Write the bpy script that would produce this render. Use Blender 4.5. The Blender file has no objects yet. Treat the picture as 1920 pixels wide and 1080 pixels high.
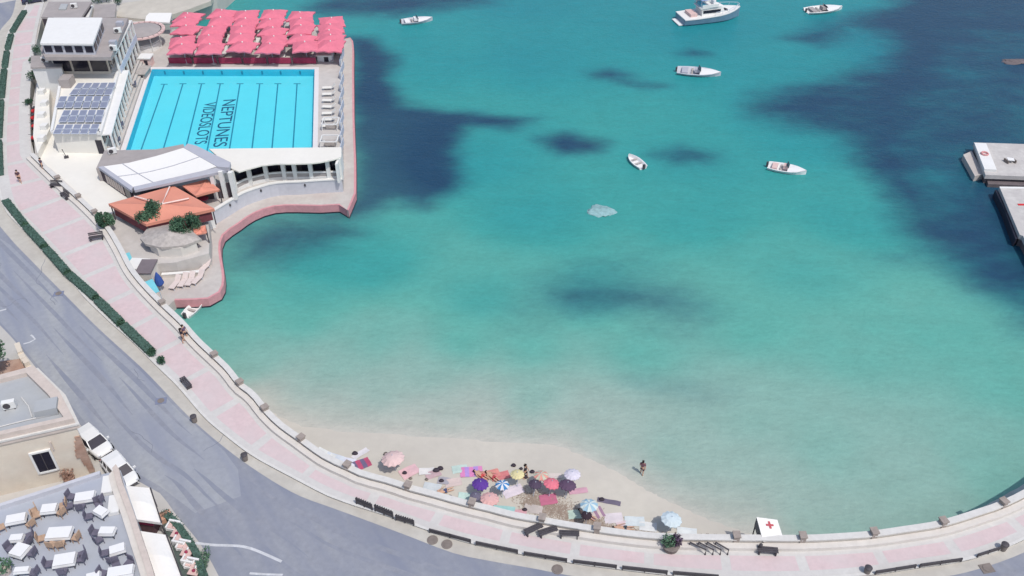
import bpy, bmesh, math, random
import numpy as np
from mathutils import Vector, Matrix
from mathutils.geometry import tessellate_polygon
random.seed(7)
R = math.radians
scene = bpy.context.scene
COL = scene.collection

# ------------------------------------------------------------------ camera
F, PITCH, HC, SC = 1690.0, R(38.4), 53.0, 1.13
CP, SP = math.cos(PITCH), math.sin(PITCH)
cam_d = bpy.data.cameras.new("camera")
cam = bpy.data.objects.new("camera", cam_d); COL.objects.link(cam)
cam.location = (0, 0, HC * SC)
cam.rotation_euler = (math.pi / 2 - PITCH, 0, 0)
cam_d.sensor_width = 36; cam_d.lens = F / 1920 * 36
cam_d.clip_end = 6000
scene.camera = cam

def P(x, y, z=0.0):
    """ground point of the survey: picture ray met with the level z (survey units, scaled to metres)"""
    a = (x - 960) / F; b = (y - 540) / F
    dy = CP - b * SP; dz = -SP - b * CP
    t = (z - HC) / dz
    return Vector((a * t * SC, dy * t * SC, z * SC))
def PP(pts, z): return [P(x, y, z) for x, y in pts]

# ------------------------------------------------------------------ materials
def lin(c):
    return tuple(((v / 255 / 12.92) if v <= 10 else ((v / 255 + .055) / 1.055) ** 2.4) for v in c)
MATS = {}
def mat(name, rgb, k=.86, rough=.85, var=.12, scale=1.2, bump=0.0, metal=0.0, spec=.3, big=0.0, bigscale=.12, stain=None, stretch=None):
    if name in MATS: return MATS[name]
    m = bpy.data.materials.new(name); m.use_nodes = True
    nt = m.node_tree; nd = nt.nodes; lk = nt.links
    b = nd["Principled BSDF"]
    c = [min(.86, v * k) for v in lin(rgb)]
    geo = nd.new("ShaderNodeNewGeometry")
    n = nd.new("ShaderNodeTexNoise"); n.inputs["Scale"].default_value = scale; n.inputs["Detail"].default_value = 6
    n.inputs["Roughness"].default_value = .65
    lk.new(geo.outputs["Position"], n.inputs["Vector"])
    r = nd.new("ShaderNodeMapRange"); r.inputs[1].default_value = .25; r.inputs[2].default_value = .75
    r.inputs[3].default_value = 1 - var; r.inputs[4].default_value = 1 + var * .6
    lk.new(n.outputs["Fac"], r.inputs[0])
    mul = nd.new("ShaderNodeVectorMath"); mul.operation = 'SCALE'
    mul.inputs[0].default_value = c
    lk.new(r.outputs[0], mul.inputs["Scale"])
    out = mul.outputs[0]
    if big:
        n2 = nd.new("ShaderNodeTexNoise"); n2.inputs["Scale"].default_value = bigscale; n2.inputs["Detail"].default_value = 4
        if stretch:
            mp_ = nd.new("ShaderNodeMapping"); mp_.vector_type = 'TEXTURE'
            mp_.inputs["Scale"].default_value = (1 / stretch[0], 1 / stretch[1], 1); mp_.inputs["Rotation"].default_value = (0, 0, -stretch[3])
            lk.new(geo.outputs["Position"], mp_.inputs["Vector"]); lk.new(mp_.outputs[0], n2.inputs["Vector"])
        else:
            lk.new(geo.outputs["Position"], n2.inputs["Vector"])
        r2 = nd.new("ShaderNodeMapRange"); r2.inputs[1].default_value = .3; r2.inputs[2].default_value = .7
        lk.new(n2.outputs["Fac"], r2.inputs[0])
        mx = nd.new("ShaderNodeMix"); mx.data_type = 'RGBA'
        sc_ = nd.new("ShaderNodeMath"); sc_.operation = 'MULTIPLY'; sc_.inputs[1].default_value = big
        lk.new(r2.outputs[0], sc_.inputs[0]); lk.new(sc_.outputs[0], mx.inputs[0])
        lk.new(out, mx.inputs[6])
        s = lin(stain) if stain else [v * .6 for v in c]
        mx.inputs[7].default_value = (*[v * (k if stain else 1) for v in s], 1)
        out = mx.outputs[2]
    lk.new(out, b.inputs["Base Color"])
    b.inputs["Roughness"].default_value = rough; b.inputs["Metallic"].default_value = metal
    b.inputs["Specular IOR Level"].default_value = spec
    if bump:
        bp = nd.new("ShaderNodeBump"); bp.inputs["Strength"].default_value = bump; bp.inputs["Distance"].default_value = .05
        lk.new(n.outputs["Fac"], bp.inputs["Height"]); lk.new(bp.outputs[0], b.inputs["Normal"])
    m.diffuse_color = (*c, 1)
    MATS[name] = m
    return m

M = dict(
 ground=mat("pale_ground", (206, 202, 196), var=.12, scale=.8, big=.35, bigscale=.2, stain=(180, 174, 168)),
 asphalt=mat("worn_asphalt", (159, 161, 168), var=.16, scale=2.2, big=.9, bigscale=.4, stain=(134, 139, 155), bump=.15, stretch=(.22, 1.5, 1, .95)),
 gutter=mat("gutter_concrete", (205, 200, 190), var=.14, scale=1.5, big=.4, bigscale=.4, stain=(176, 168, 160)),
 prom=mat("pale_paving", (218, 215, 210), var=.11, scale=2.5, big=.45, bigscale=.35, stain=(198, 192, 190)),
 pink=mat("pink_paving", (221, 198, 198), var=.12, scale=2.2, big=.6, bigscale=.4, stain=(213, 201, 200)),
 kerb=mat("kerb_stone", (222, 219, 214), var=.12, scale=2.5),
 wall=mat("cream_wall", (228, 222, 214), var=.12, scale=2, big=.3, bigscale=.5, stain=(200, 188, 178)),
 pillar=mat("weathered_pillar", (168, 156, 148), var=.25, scale=3),
 stone=mat("dark_stone", (138, 128, 122), var=.25, scale=2),
 sand=mat("sand", (213, 206, 193), var=.07, scale=1.1, big=.55, bigscale=.16, stain=(196, 189, 179), bump=.3),
 deck=mat("deck_concrete", (210, 204, 198), var=.14, scale=1.2, big=.4, bigscale=.25, stain=(184, 177, 172)),
 apron=mat("apron_concrete", (206, 200, 193), var=.14, scale=1.4, big=.5, bigscale=.4, stain=(190, 172, 168)),
 pinkedge=mat("pink_edge_paint", (222, 158, 164), var=.2, scale=2.2, big=.35, bigscale=.8, stain=(205, 160, 160)),
 wet=mat("wet_stone", (52, 52, 66), var=.4, scale=2, rough=.5),
 white=mat("white_paint", (240, 239, 236), var=.05, scale=1.5, big=.18, bigscale=.5, stain=(218, 214, 208)),
 cream=mat("cream_roof", (242, 238, 229), var=.05, scale=1.2, big=.25, bigscale=.3, stain=(226, 220, 208)),
 greywall=mat("grey_wall_paint", (208, 209, 216), var=.1, scale=2, big=.3, bigscale=.6, stain=(190, 190, 198)),
 greyroof=mat("grey_roof", (178, 170, 167), var=.14, scale=1.0, big=.4, bigscale=.3, stain=(156, 150, 150)),
 slate=mat("slate_roof", (188, 189, 198), var=.08, scale=1.0, big=.3, bigscale=.3, stain=(172, 172, 184)),
 glass=mat("dark_glass", (44, 42, 56), var=.3, scale=.8, rough=.15, spec=.5),
 dark=mat("dark_metal", (84, 80, 84), var=.2, scale=3, rough=.6),
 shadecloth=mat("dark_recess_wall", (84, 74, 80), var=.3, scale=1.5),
 panel=mat("solar_cell", (140, 146, 166), var=.12, scale=1.5, rough=.35, spec=.5),
 alu=mat("aluminium_frame", (205, 212, 226), var=.06, scale=3, rough=.5),
 pool=mat("pool_tile", (106, 222, 236), k=.92, var=.04, scale=.6, big=.35, bigscale=.18, stain=(124, 226, 236)),
 poolwall=mat("pool_wall_tile", (70, 196, 222), k=.9, var=.05, scale=.8),
 lane=mat("lane_tile", (48, 146, 174), var=.1, scale=2),
 letter=mat("lettering_tile", (42, 96, 132), var=.1, scale=2),
 coping=mat("pool_coping", (232, 228, 228), var=.06, scale=2),
 canopy=mat("pink_canvas", (238, 132, 152), k=.84, var=.10, scale=1.6, big=.3, bigscale=.9, stain=(218, 112, 134)),
 maroon=mat("maroon_panel", (168, 62, 92), var=.3, scale=1.4),
 orange=mat("orange_canvas", (230, 156, 134), k=.86, var=.10, scale=1.2, big=.5, bigscale=.6, stain=(216, 140, 120)),
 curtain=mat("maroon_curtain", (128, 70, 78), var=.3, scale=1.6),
 seam=mat("pale_seam", (248, 224, 214), var=.06),
 hedge=mat("hedge_leaf", (78, 104, 94), k=1.0, var=.4, scale=3),
 leaf=mat("leaf_green", (92, 124, 98), k=1.0, var=.5, scale=2.5),
 leafd=mat("leaf_dark", (68, 98, 78), k=1.0, var=.5, scale=2.5),
 bark=mat("bark", (96, 80, 66), var=.3, scale=6),
 thatch=mat("grey_thatch", (190, 182, 176), var=.3, scale=2.5, bump=.5),
 terrace=mat("terrace_floor", (186, 190, 197), var=.09, scale=.9, big=.5, bigscale=.35, stain=(168, 174, 192)),
 facade=mat("cream_facade", (232, 222, 206), var=.09, scale=1.4, big=.4, bigscale=.6, stain=(218, 196, 178)),
 cornice=mat("cornice_stone", (214, 200, 190), var=.14, scale=2),
 rust=mat("rusty_render", (178, 140, 122), var=.25, scale=1.6, big=.5, bigscale=.8, stain=(206, 186, 170)),
 roofgrey=mat("flat_roof_felt", (186, 187, 186), var=.1, scale=1, big=.45, bigscale=.3, stain=(168, 174, 184)),
 awning=mat("white_awning", (246, 243, 238), var=.03, scale=2),
 cloth=mat("table_white", (242, 241, 240), var=.04, scale=3),
 chairdk=mat("dark_wicker", (116, 112, 128), var=.3, scale=5),
 chairbr=mat("tan_wicker", (196, 166, 142), var=.25, scale=5),
 carwhite=mat("white_car_paint", (240, 239, 237), var=.03, rough=.3, spec=.5),
 carblue=mat("navy_car_paint", (60, 64, 92), var=.05, rough=.3, spec=.5),
 tyre=mat("tyre_rubber", (40, 40, 44), var=.2),
 rim=mat("wheel_rim", (170, 172, 178), var=.05, rough=.4, metal=.6),
 redlight=mat("red_lamp", (170, 40, 44), var=.05, rough=.3),
 clear=mat("clear_lamp", (214, 216, 222), var=.05, rough=.2),
 turf=mat("artificial_turf", (96, 108, 104), var=.3, scale=3),
 pinkcloth=mat("pale_pink_cloth", (228, 196, 190), var=.1, scale=3),
 sandcloth=mat("sand_cloth", (226, 210, 204), var=.1, scale=3),
 red=mat("red_paint", (214, 60, 66), var=.08),
 blue=mat("blue_tarp", (60, 90, 160), var=.15),
 cyan=mat("cyan_tarp", (126, 206, 220), var=.1),
 navy=mat("navy_hull", (118, 150, 172), var=.15, rough=.4),
 rockp=mat("pale_rock", (150, 176, 182), var=.35, scale=1.2, bump=.6),
 rockg=mat("ghost_rock", (152, 190, 192), var=.35, scale=1.6),
 skin=mat("skin", (216, 174, 148), var=.05, scale=6, rough=.6),
 hair=mat("dark_hair", (48, 38, 36), var=.2, scale=8),
 black=mat("black_cloth", (74, 66, 76), var=.15, scale=6),
 concrete=mat("pier_concrete", (212, 208, 203), var=.2, scale=1.6, big=.7, bigscale=.6, stain=(190, 184, 182)),
 pier_side=mat("pier_side", (128, 118, 118), var=.3, scale=1.5, big=.5, bigscale=.5, stain=(90, 82, 92)),
 rock=mat("shore_rock", (210, 203, 190), var=.16, scale=.7, big=.5, bigscale=.25, stain=(186, 178, 168), bump=.6),
 foam=mat("sea_foam", (196, 222, 226), var=.1, scale=2),
)
def cloth_mat(name, rgb): return mat(name, rgb, var=.10, scale=4, big=.25, bigscale=1.3)

# ------------------------------------------------------------------ object helpers
ORG = {}
def link(o): COL.objects.link(o); return o
def tag(o, label=None, cat=None, group=None, kind=None):
    if label: o["label"] = label
    if cat: o["category"] = cat
    if group: o["group"] = group
    if kind: o["kind"] = kind
    return o
def empty(name, loc, label, cat, group=None, rz=0):
    o = link(bpy.data.objects.new(name, None)); o.location = loc; o.rotation_euler = (0, 0, rz)
    o.empty_display_size = .3
    ORG[o.name] = Vector(loc)
    return tag(o, label, cat, group)
def kids(o): return [c for c in bpy.data.objects if c.parent == o]
TREE = {}
def copy_tree(o, parent=None):
    c = o.copy(); link(c)
    if parent: c.parent = parent
    for ch in TREE.get(o.name, []): copy_tree(ch, c)
    return c

class MB:
    def __init__(s): s.v = []; s.f = []
    def add(s, vs, fs):
        n = len(s.v); s.v += [Vector(v) for v in vs]; s.f += [tuple(i + n for i in f) for f in fs]; return s
    def box(s, c, d, rz=0.0, M4=None):
        c = Vector(c); hx, hy, hz = d[0] / 2, d[1] / 2, d[2] / 2
        ca, sa = math.cos(rz), math.sin(rz)
        vs = []
        for z in (-hz, hz):
            for x, y in ((-hx, -hy), (hx, -hy), (hx, hy), (-hx, hy)):
                p = Vector((x * ca - y * sa, x * sa + y * ca, z))
                vs.append(c + p)
        if M4: vs = [M4 @ v for v in vs]
        return s.add(vs, [(3, 2, 1, 0), (4, 5, 6, 7), (0, 1, 5, 4), (1, 2, 6, 5), (2, 3, 7, 6), (3, 0, 4, 7)])
    def quad(s, a, b, c, d): return s.add([a, b, c, d], [(0, 1, 2, 3)])
    def slab(s, pts, t):
        """thick plate under an arbitrary 3-D polygon (convex)"""
        n = len(pts); pts = [Vector(p) for p in pts]
        lo = [p - Vector((0, 0, t)) for p in pts]
        fs = [tuple(range(n)), tuple(range(2 * n - 1, n - 1, -1))]
        fs += [(i, n + i, n + (i + 1) % n, (i + 1) % n) for i in range(n)]
        return s.add(pts + lo, fs)
    def prism(s, loops, z0, z1):
        """loops: world xy polygons (first outer, then holes); z0<z1 metres"""
        if not isinstance(loops[0], (list, tuple)): loops = [loops]
        loops = [[Vector((p[0], p[1], 0)) for p in l] for l in loops]
        tris = tessellate_polygon(loops)
        flat = [p for l in loops for p in l]; n = len(flat)
        vs = [Vector((p.x, p.y, z1)) for p in flat] + [Vector((p.x, p.y, z0)) for p in flat]
        fs = []
        for t in tris:
            a, b, c = (flat[i] for i in t)
            if (b - a).cross(c - a).z < 0: t = (t[0], t[2], t[1])
            fs.append(tuple(t)); fs.append(tuple(n + i for i in reversed(t)))
        k = 0
        for li, l in enumerate(loops):
            area = sum(l[i].x * l[(i + 1) % len(l)].y - l[(i + 1) % len(l)].x * l[i].y for i in range(len(l)))
            ccw = (area > 0) == (li == 0)
            for i in range(len(l)):
                a, b = k + i, k + (i + 1) % len(l)
                fs.append((n + a, n + b, b, a) if ccw else (n + b, n + a, a, b))
            k += len(l)
        return s.add(vs, fs)
    def strip(s, A, B, z0, z1):
        """closed ribbon body between two matched polylines"""
        n = len(A)
        vs = []
        for a, b in zip(A, B):
            vs += [(a[0], a[1], z1), (b[0], b[1], z1), (b[0], b[1], z0), (a[0], a[1], z0)]
        fs = []
        for i in range(n - 1):
            o, q = 4 * i, 4 * i + 4
            for j in range(4):
                k = (j + 1) % 4
                fs.append((o + j, q + j, q + k, o + k))
        fs.append((0, 1, 2, 3)); e = 4 * (n - 1); fs.append((e + 3, e + 2, e + 1, e))
        return s.add(vs, fs)
    def sheet(s, A, B, z):
        n = len(A)
        vs = []
        for a, b in zip(A, B): vs += [(a[0], a[1], z), (b[0], b[1], z)]
        return s.add(vs, [(2 * i, 2 * i + 1, 2 * i + 3, 2 * i + 2) for i in range(n - 1)])
    def tube(s, path, r, seg=8, cap=True):
        path = [Vector(p) for p in path]; n = len(path)
        rs = r if isinstance(r, (list, tuple)) else [r] * n
        base = len(s.v); vs = []
        for i, p in enumerate(path):
            d = (path[min(i + 1, n - 1)] - path[max(i - 1, 0)]).normalized()
            u = d.orthogonal().normalized(); w = d.cross(u)
            if i and abs(d.z) < .99:
                u = Vector((0, 0, 1)).cross(d).normalized(); w = d.cross(u)
            for k in range(seg):
                a = 2 * math.pi * k / seg
                vs.append(p + (u * math.cos(a) + w * math.sin(a)) * rs[i])
        fs = []
        for i in range(n - 1):
            for k in range(seg):
                a, b = i * seg + k, i * seg + (k + 1) % seg
                fs.append((a, b, b + seg, a + seg))
        if cap:
            fs.append(tuple(range(seg - 1, -1, -1))); fs.append(tuple((n - 1) * seg + k for k in range(seg)))
        return s.add(vs, fs)
    def lathe(s, c, prof, seg=16, sx=1, sy=1):
        c = Vector(c); vs = []; fs = []
        for r, z in prof:
            for k in range(seg):
                a = 2 * math.pi * k / seg
                vs.append(c + Vector((r * math.cos(a) * sx, r * math.sin(a) * sy, z)))
        for i in range(len(prof) - 1):
            for k in range(seg):
                a, b = i * seg + k, i * seg + (k + 1) % seg
                fs.append((a, b, b + seg, a + seg))
        fs.append(tuple(range(seg - 1, -1, -1))); fs.append(tuple((len(prof) - 1) * seg + k for k in range(seg)))
        return s.add(vs, fs)
    def leaves(s, c, rad, n, size, shell=.5):
        c = Vector(c)
        for _ in range(n):
            d = Vector((random.gauss(0, 1), random.gauss(0, 1), random.gauss(0, 1))).normalized()
            t = shell + (1 - shell) * random.random()
            p = c + Vector((d.x * rad[0], d.y * rad[1], d.z * rad[2])) * t
            u = Vector((random.gauss(0, 1), random.gauss(0, 1), random.gauss(0, .7))).normalized()
            w = u.orthogonal().normalized(); w = Matrix.Rotation(random.random() * 6.28, 3, u) @ w
            q = u.cross(w); a = size * random.uniform(.6, 1.3)
            s.add([p - w * a, p + q * a * .45, p + w * a, p - q * a * .45], [(0, 1, 2, 3)])
        return s
    def build(s, name, m, parent=None, smooth=False, bevel=0.0, world=True, label=None, fixn=True):
        vs = s.v
        if parent is not None:
            org = ORG.get(parent.name, Vector()) if world else Vector()
        elif world:
            xs = [v.x for v in vs]; ys = [v.y for v in vs]; zs = [v.z for v in vs]
            org = Vector(((min(xs) + max(xs)) / 2, (min(ys) + max(ys)) / 2, min(zs)))
        else: org = Vector()
        me = bpy.data.meshes.new(name)
        me.from_pydata([tuple(v - org) for v in vs], [], s.f)
        me.validate(); me.update()
        bm = bmesh.new(); bm.from_mesh(me)
        if fixn: bmesh.ops.recalc_face_normals(bm, faces=bm.faces)
        if bevel:
            bmesh.ops.bevel(bm, geom=[e for e in bm.edges if e.calc_face_angle(0) > .6], offset=bevel, segments=2, affect='EDGES', profile=.6)
        if smooth:
            for f in bm.faces: f.smooth = True
        bm.to_mesh(me); bm.free()
        if m: me.materials.append(m)
        o = link(bpy.data.objects.new(name, me))
        if parent is not None:
            o.parent = parent; ORG[o.name] = org
            TREE.setdefault(parent.name, []).append(o)
        else:
            o.location = org; ORG[o.name] = org
        if label: o["label"] = label
        return o

def cr(pts, step=1.0):
    """Catmull-Rom through world points, resampled evenly"""
    p = [Vector(q) for q in pts]; out = []
    for i in range(len(p) - 1):
        a, b, c, d = p[max(i - 1, 0)], p[i], p[i + 1], p[min(i + 2, len(p) - 1)]
        n = max(2, int((c - b).length / (step * .25)))
        for k in range(n):
            t = k / n
            out.append(.5 * ((2 * b) + (c - a) * t + (2 * a - 5 * b + 4 * c - d) * t * t + (3 * b - a - 3 * c + d) * t ** 3))
    out.append(p[-1])
    res = [out[0]]; acc = 0
    for i in range(1, len(out)):
        acc += (out[i] - out[i - 1]).length
        if acc >= step: res.append(out[i]); acc = 0
    if (res[-1] - out[-1]).length > step * .3: res.append(out[-1])
    return res
def offset(line, d):
    out = []
    for i, p in enumerate(line):
        t = (line[min(i + 1, len(line) - 1)] - line[max(i - 1, 0)]); t.z = 0
        t.normalize(); out.append(p + Vector((-t.y, t.x, 0)) * d)
    return out
def nearest(p, line):
    best = None
    for i in range(len(line) - 1):
        a, b = line[i], line[i + 1]; ab = b - a
        t = max(0, min(1, (p - a).dot(ab) / max(ab.length_squared, 1e-9)))
        q = a + ab * t; d = (q - p).length
        if best is None or d < best[0]: best = (d, q)
    return best[1]
def lerp(a, b, t): return a + (b - a) * t
def obj_tag(o, label, cat, group=None): return tag(o, label, cat, group)
ORD = "first second third fourth fifth sixth seventh eighth ninth tenth eleventh twelfth thirteenth fourteenth fifteenth".split()
ZS = lambda z: z * SC

# ------------------------------------------------------------------ shoreline, kerb, road lines (survey pixels)
ZP = 2.6
S_px = [(65,295),(120,348),(165,388),(205,430),(230,470),(250,508),(275,540),(311,577),(345,609),(375,643),(408,674),(432,697),(456,727),(480,746),(505,777),(532,803),(560,823),(612,860),(656,881),(685,894),(737,908),(768,919),(810,930),(852,942),(887,951),(925,960),(962,970),(1017,980),(1067,989),(1119,997),(1180,1005),(1233,1010),(1300,1012),(1377,1013),(1471,1014),(1529,1013),(1596,1009),(1632,1006),(1687,998),(1760,986),(1832,964),(1872,950),(1920,926),(1990,880),(2080,800),(2200,660)]
R_px = [(84,0),(74,36),(63,100),(56,180),(58,262)]
K_px = [(50,0),(45,18),(16,58),(7,100),(0,165),(-7,230),(-9,300),(-4,350),(10,395),(52,440),(98,490),(143,540),(160,560),(208,606),(250,643),(292,685),(333,725),(381,781),(420,815),(470,853),(520,881),(560,902),(612,929),(664,948),(737,971),(789,990),(831,1004),(881,1019),(900,1023),(971,1038),(1067,1055),(1156,1067),(1250,1078),(1350,1085),(1450,1088),(1550,1085),(1641,1077),(1718,1065),(1801,1053),(1862,1036),(1920,1012),(2000,968),(2100,890),(2240,720)]
A_px = [(30,0),(22,30),(0,58),(-14,100),(-22,165),(-28,230),(-30,300),(-28,350),(-12,405),(20,448),(60,490),(129,560),(187,618),(271,695),(354,781),(430,846),(500,895),(560,929),(622,952),(685,975),(760,1003),(850,1037),(920,1052),(1000,1066),(1100,1084),(1300,1106),(1450,1113),(1560,1108),(1700,1092),(1800,1076),(1880,1052),(1940,1026),(2030,975),(2140,890),(2290,720)]
B_px = [(-400,0),(-380,100),(-330,230),(-260,330),(-170,430),(-90,520),(10,620),(40,655),(85,712),(125,762),(165,815),(215,868),(262,905),(300,925),(330,965),(372,1015),(400,1060),(430,1110),(520,1180),(700,1250),(1000,1310),(1400,1340),(1750,1310),(2000,1230),(2300,1000),(2500,720)]
Scur = cr(PP(S_px, ZP), 1.0)
PROMR = cr(PP(R_px + S_px, ZP), 1.0)
Kcur = cr(PP(K_px, ZP), .8)
Acur = cr(PP(A_px, 2.5), 1.0)
Bcur = cr(PP(B_px, 2.5), 1.0)

# ------------------------------------------------------------------ terrain
gz = ZS(2.5)
right = [Vector((p.x, p.y, 0)) for p in PP([(2300,520),(2250,410),(2110,350),(1995,330),(1985,290),(2000,262),(2160,200),(2420,110)], 1.5)]
north = [Vector((p.x, p.y, 0)) for p in PP([(470,-60),(405,-3),(362,12),(330,25),(300,44),(200,46),(78,36),(64,100),(56,180),(58,262)], 2.5)]
land = [Vector((p.x, p.y, 0)) for p in Scur] + right + [Vector(v) for v in ((700,260,0),(700,-400,0),(-900,-400,0),(-900,700,0),(-150,700,0),(-90,320,0))] + north
o = MB().prism([land], -6, gz).build("ground", M["ground"]); tag(o, kind="structure")

# road sheet
Broad = [nearest(p, Bcur) for p in Acur]
m = MB(); n = 6
for k in range(n):
    m.sheet([lerp(a, b, k / n) for a, b in zip(Acur, Broad)], [lerp(a, b, (k + 1) / n) for a, b in zip(Acur, Broad)], gz + .004)
tag(m.build("road", M["asphalt"]), kind="structure")
# gutter strip between the asphalt and the kerb
Kgut = [nearest(p, Kcur) for p in Acur]
tag(MB().sheet(Kgut, Acur, gz + .008).build("gutter", M["gutter"]), kind="structure")
# promenade slab
PK = [nearest(p, Kcur) for p in PROMR]
pz = ZS(ZP)
mb = MB()
for k in range(4):
    pass
tag(MB().strip(PROMR, PK, gz - .3, pz).build("promenade", M["prom"]), kind="structure")
prom_o = bpy.data.objects["promenade"]
# kerb
kin = [lerp(k, s, min(.5, .22 / max(.3, (s - k).length))) for k, s in zip(PK, PROMR)]
tag(MB().strip(PK, kin, gz - .1, pz + .03).build("kerb", M["kerb"]), kind="structure")
# pink paving panels: sheets between pale cross bands
mp = MB(); run = 0; L = len(PROMR); i = 2
seglen = 5
while i + seglen < L - 1:
    a, b = i, i + seglen
    A = []; B = []
    for j in range(a, b + 1):
        s, k = PROMR[j], PK[j]; w = (k - s).length
        f0 = (1.35 if j > 22 else .55) / w; f1 = 1 - ((1.35 if j < 80 else .75) / w)
        f1 = max(f1, f0 + .2)
        A.append(lerp(s, k, f0)); B.append(lerp(s, k, f1))
    # trim the ends so that a pale band about 0.7 m stays between panels
    A[-1] = lerp(A[-2], A[-1], .35); B[-1] = lerp(B[-2], B[-1], .35)
    mp.sheet(A, B, pz + .004)
    i = b
mp.build("paving_panels", M["pink"], prom_o)
# building-side pavement
Bo = offset(Bcur, -3.0)
# road markings
mk = MB()
def mark(pts, w):
    c = cr(PP(pts, 2.5), .5); mk.sheet(offset(c, w / 2), offset(c, -w / 2), gz + .009)
mark([(366,1018),(400,1022),(450,1024),(480,1032),(528,1053)], .22)
mark([(468,1075),(500,1077),(530,1078)], .18)
mark([(44,645),(58,641),(66,636),(58,628)], .16)
mark([(0,583),(14,579)], .2)
tag(mk.build("road_marking", mat("worn_road_paint", (212, 213, 216), var=.25, scale=3)), kind="structure")
# repaired asphalt patch with a darker seam
pat = MB().prism([PP([(120,742),(166,800),(226,870),(300,912),(366,962),(452,930),(446,880),(420,845),(340,775),(265,697),(180,618),(122,561),(60,500),(20,460),(-40,420),(-60,540),(20,625),(60,672)], 2.5)], gz + .0045, gz + .006)
pat.build("road_patch", mat("asphalt_patch", (172, 174, 177), var=.16, scale=2.2, big=.85, bigscale=.4, stain=(144, 149, 165), stretch=(.22, 1.5, 1, .95)), bpy.data.objects["road"])

rs = random.Random(21); tr = MB()
for f_, w_ in ((.16, .5), (.30, .4), (.47, .5), (.62, .4), (.78, .5)):
    i0 = rs.randint(2, 10); pts_ = [lerp(a, b, f_ + .012 * math.sin(k * .21 + f_ * 9)) for k, (a, b) in enumerate(zip(Acur, Broad))]
    while i0 < len(pts_) - 8:
        i1 = min(len(pts_) - 2, i0 + rs.randint(8, 22)); c = pts_[i0:i1]
        L_ = [offset(c, w_ / 2 * math.sin(math.pi * (k + .3) / (len(c) - .4)) + .0)[k] for k in range(len(c))]; R_2 = [offset(c, -w_ / 2 * math.sin(math.pi * (k + .3) / (len(c) - .4)))[k] for k in range(len(c))]
        tr.sheet(L_, R_2, gz + .0075); i0 = i1 + rs.randint(2, 7)
tr.build("tyre_track", mat("tyre_worn_asphalt", (154, 156, 165), var=.2, scale=2.2, big=.9, bigscale=.5, stain=(138, 143, 157)), bpy.data.objects["road"])
ck = MB()
for _ in range(26):
    i = rs.randrange(4, len(Acur) - 6); q = lerp(Acur[i], Broad[i], rs.uniform(.08, .8)); a = rs.random() * 6.28; c = [q]
    for k in range(rs.randint(6, 16)):
        a += rs.gauss(0, .5); c.append(c[-1] + Vector((math.cos(a), math.sin(a), 0)) * .4)
    ck.sheet(offset(c, .022), offset(c, -.022), gz + .0085)
ck.build("crack", mat("tar_crack", (128, 131, 143), var=.2), bpy.data.objects["road"])

# ------------------------------------------------------------------ sea and beach
L0_px = [(480,756),(520,782),(560,800),(650,812),(760,818),(900,828),(1050,838),(1150,884),(1230,932),(1330,978),(1420,1008)]
L0 = [P(x, y, 0) for x, y in L0_px]
TONE = [(450,600,.44),(420,560,.5),(560,600,.47),(480,680,.32),(450,650,.38),(560,740,.22),(700,640,.40),(620,690,.3),(700,740,.26),(650,780,.11),(800,700,.28),(850,780,.15),(900,560,.58),(1000,650,.44),(1000,750,.31),(1100,800,.2),(1250,850,.28),(1150,850,.2),(1250,920,.17),(1350,960,.17),(1500,970,.22),(1600,1000,.24),(1750,960,.27),(1700,880,.29),(1400,800,.29),(1400,860,.22),(1300,860,.22),(1550,840,.31),(1600,650,.42),(1500,500,.53),(1750,600,.44),(1880,700,.42),(1850,860,.35),(1900,910,.36),(1300,400,.66),(1300,300,.72),(1000,400,.7),(900,300,.76),(1000,100,.86),(1300,50,.92),(800,100,.8),(1500,250,.78),(700,500,.63),(600,500,.66),(560,550,.55),(1700,100,1.0),(1850,350,.9),(1600,400,.66),(1000,0,.92),(600,0,.75),(380,40,.7),(1920,0,1.0),(1920,500,.7),(1500,150,.85),(1100,550,.58),(1200,650,.45),(1400,600,.47),(860,640,.45),(900,800,.06),(1050,800,.14),(760,790,.09)]
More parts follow.
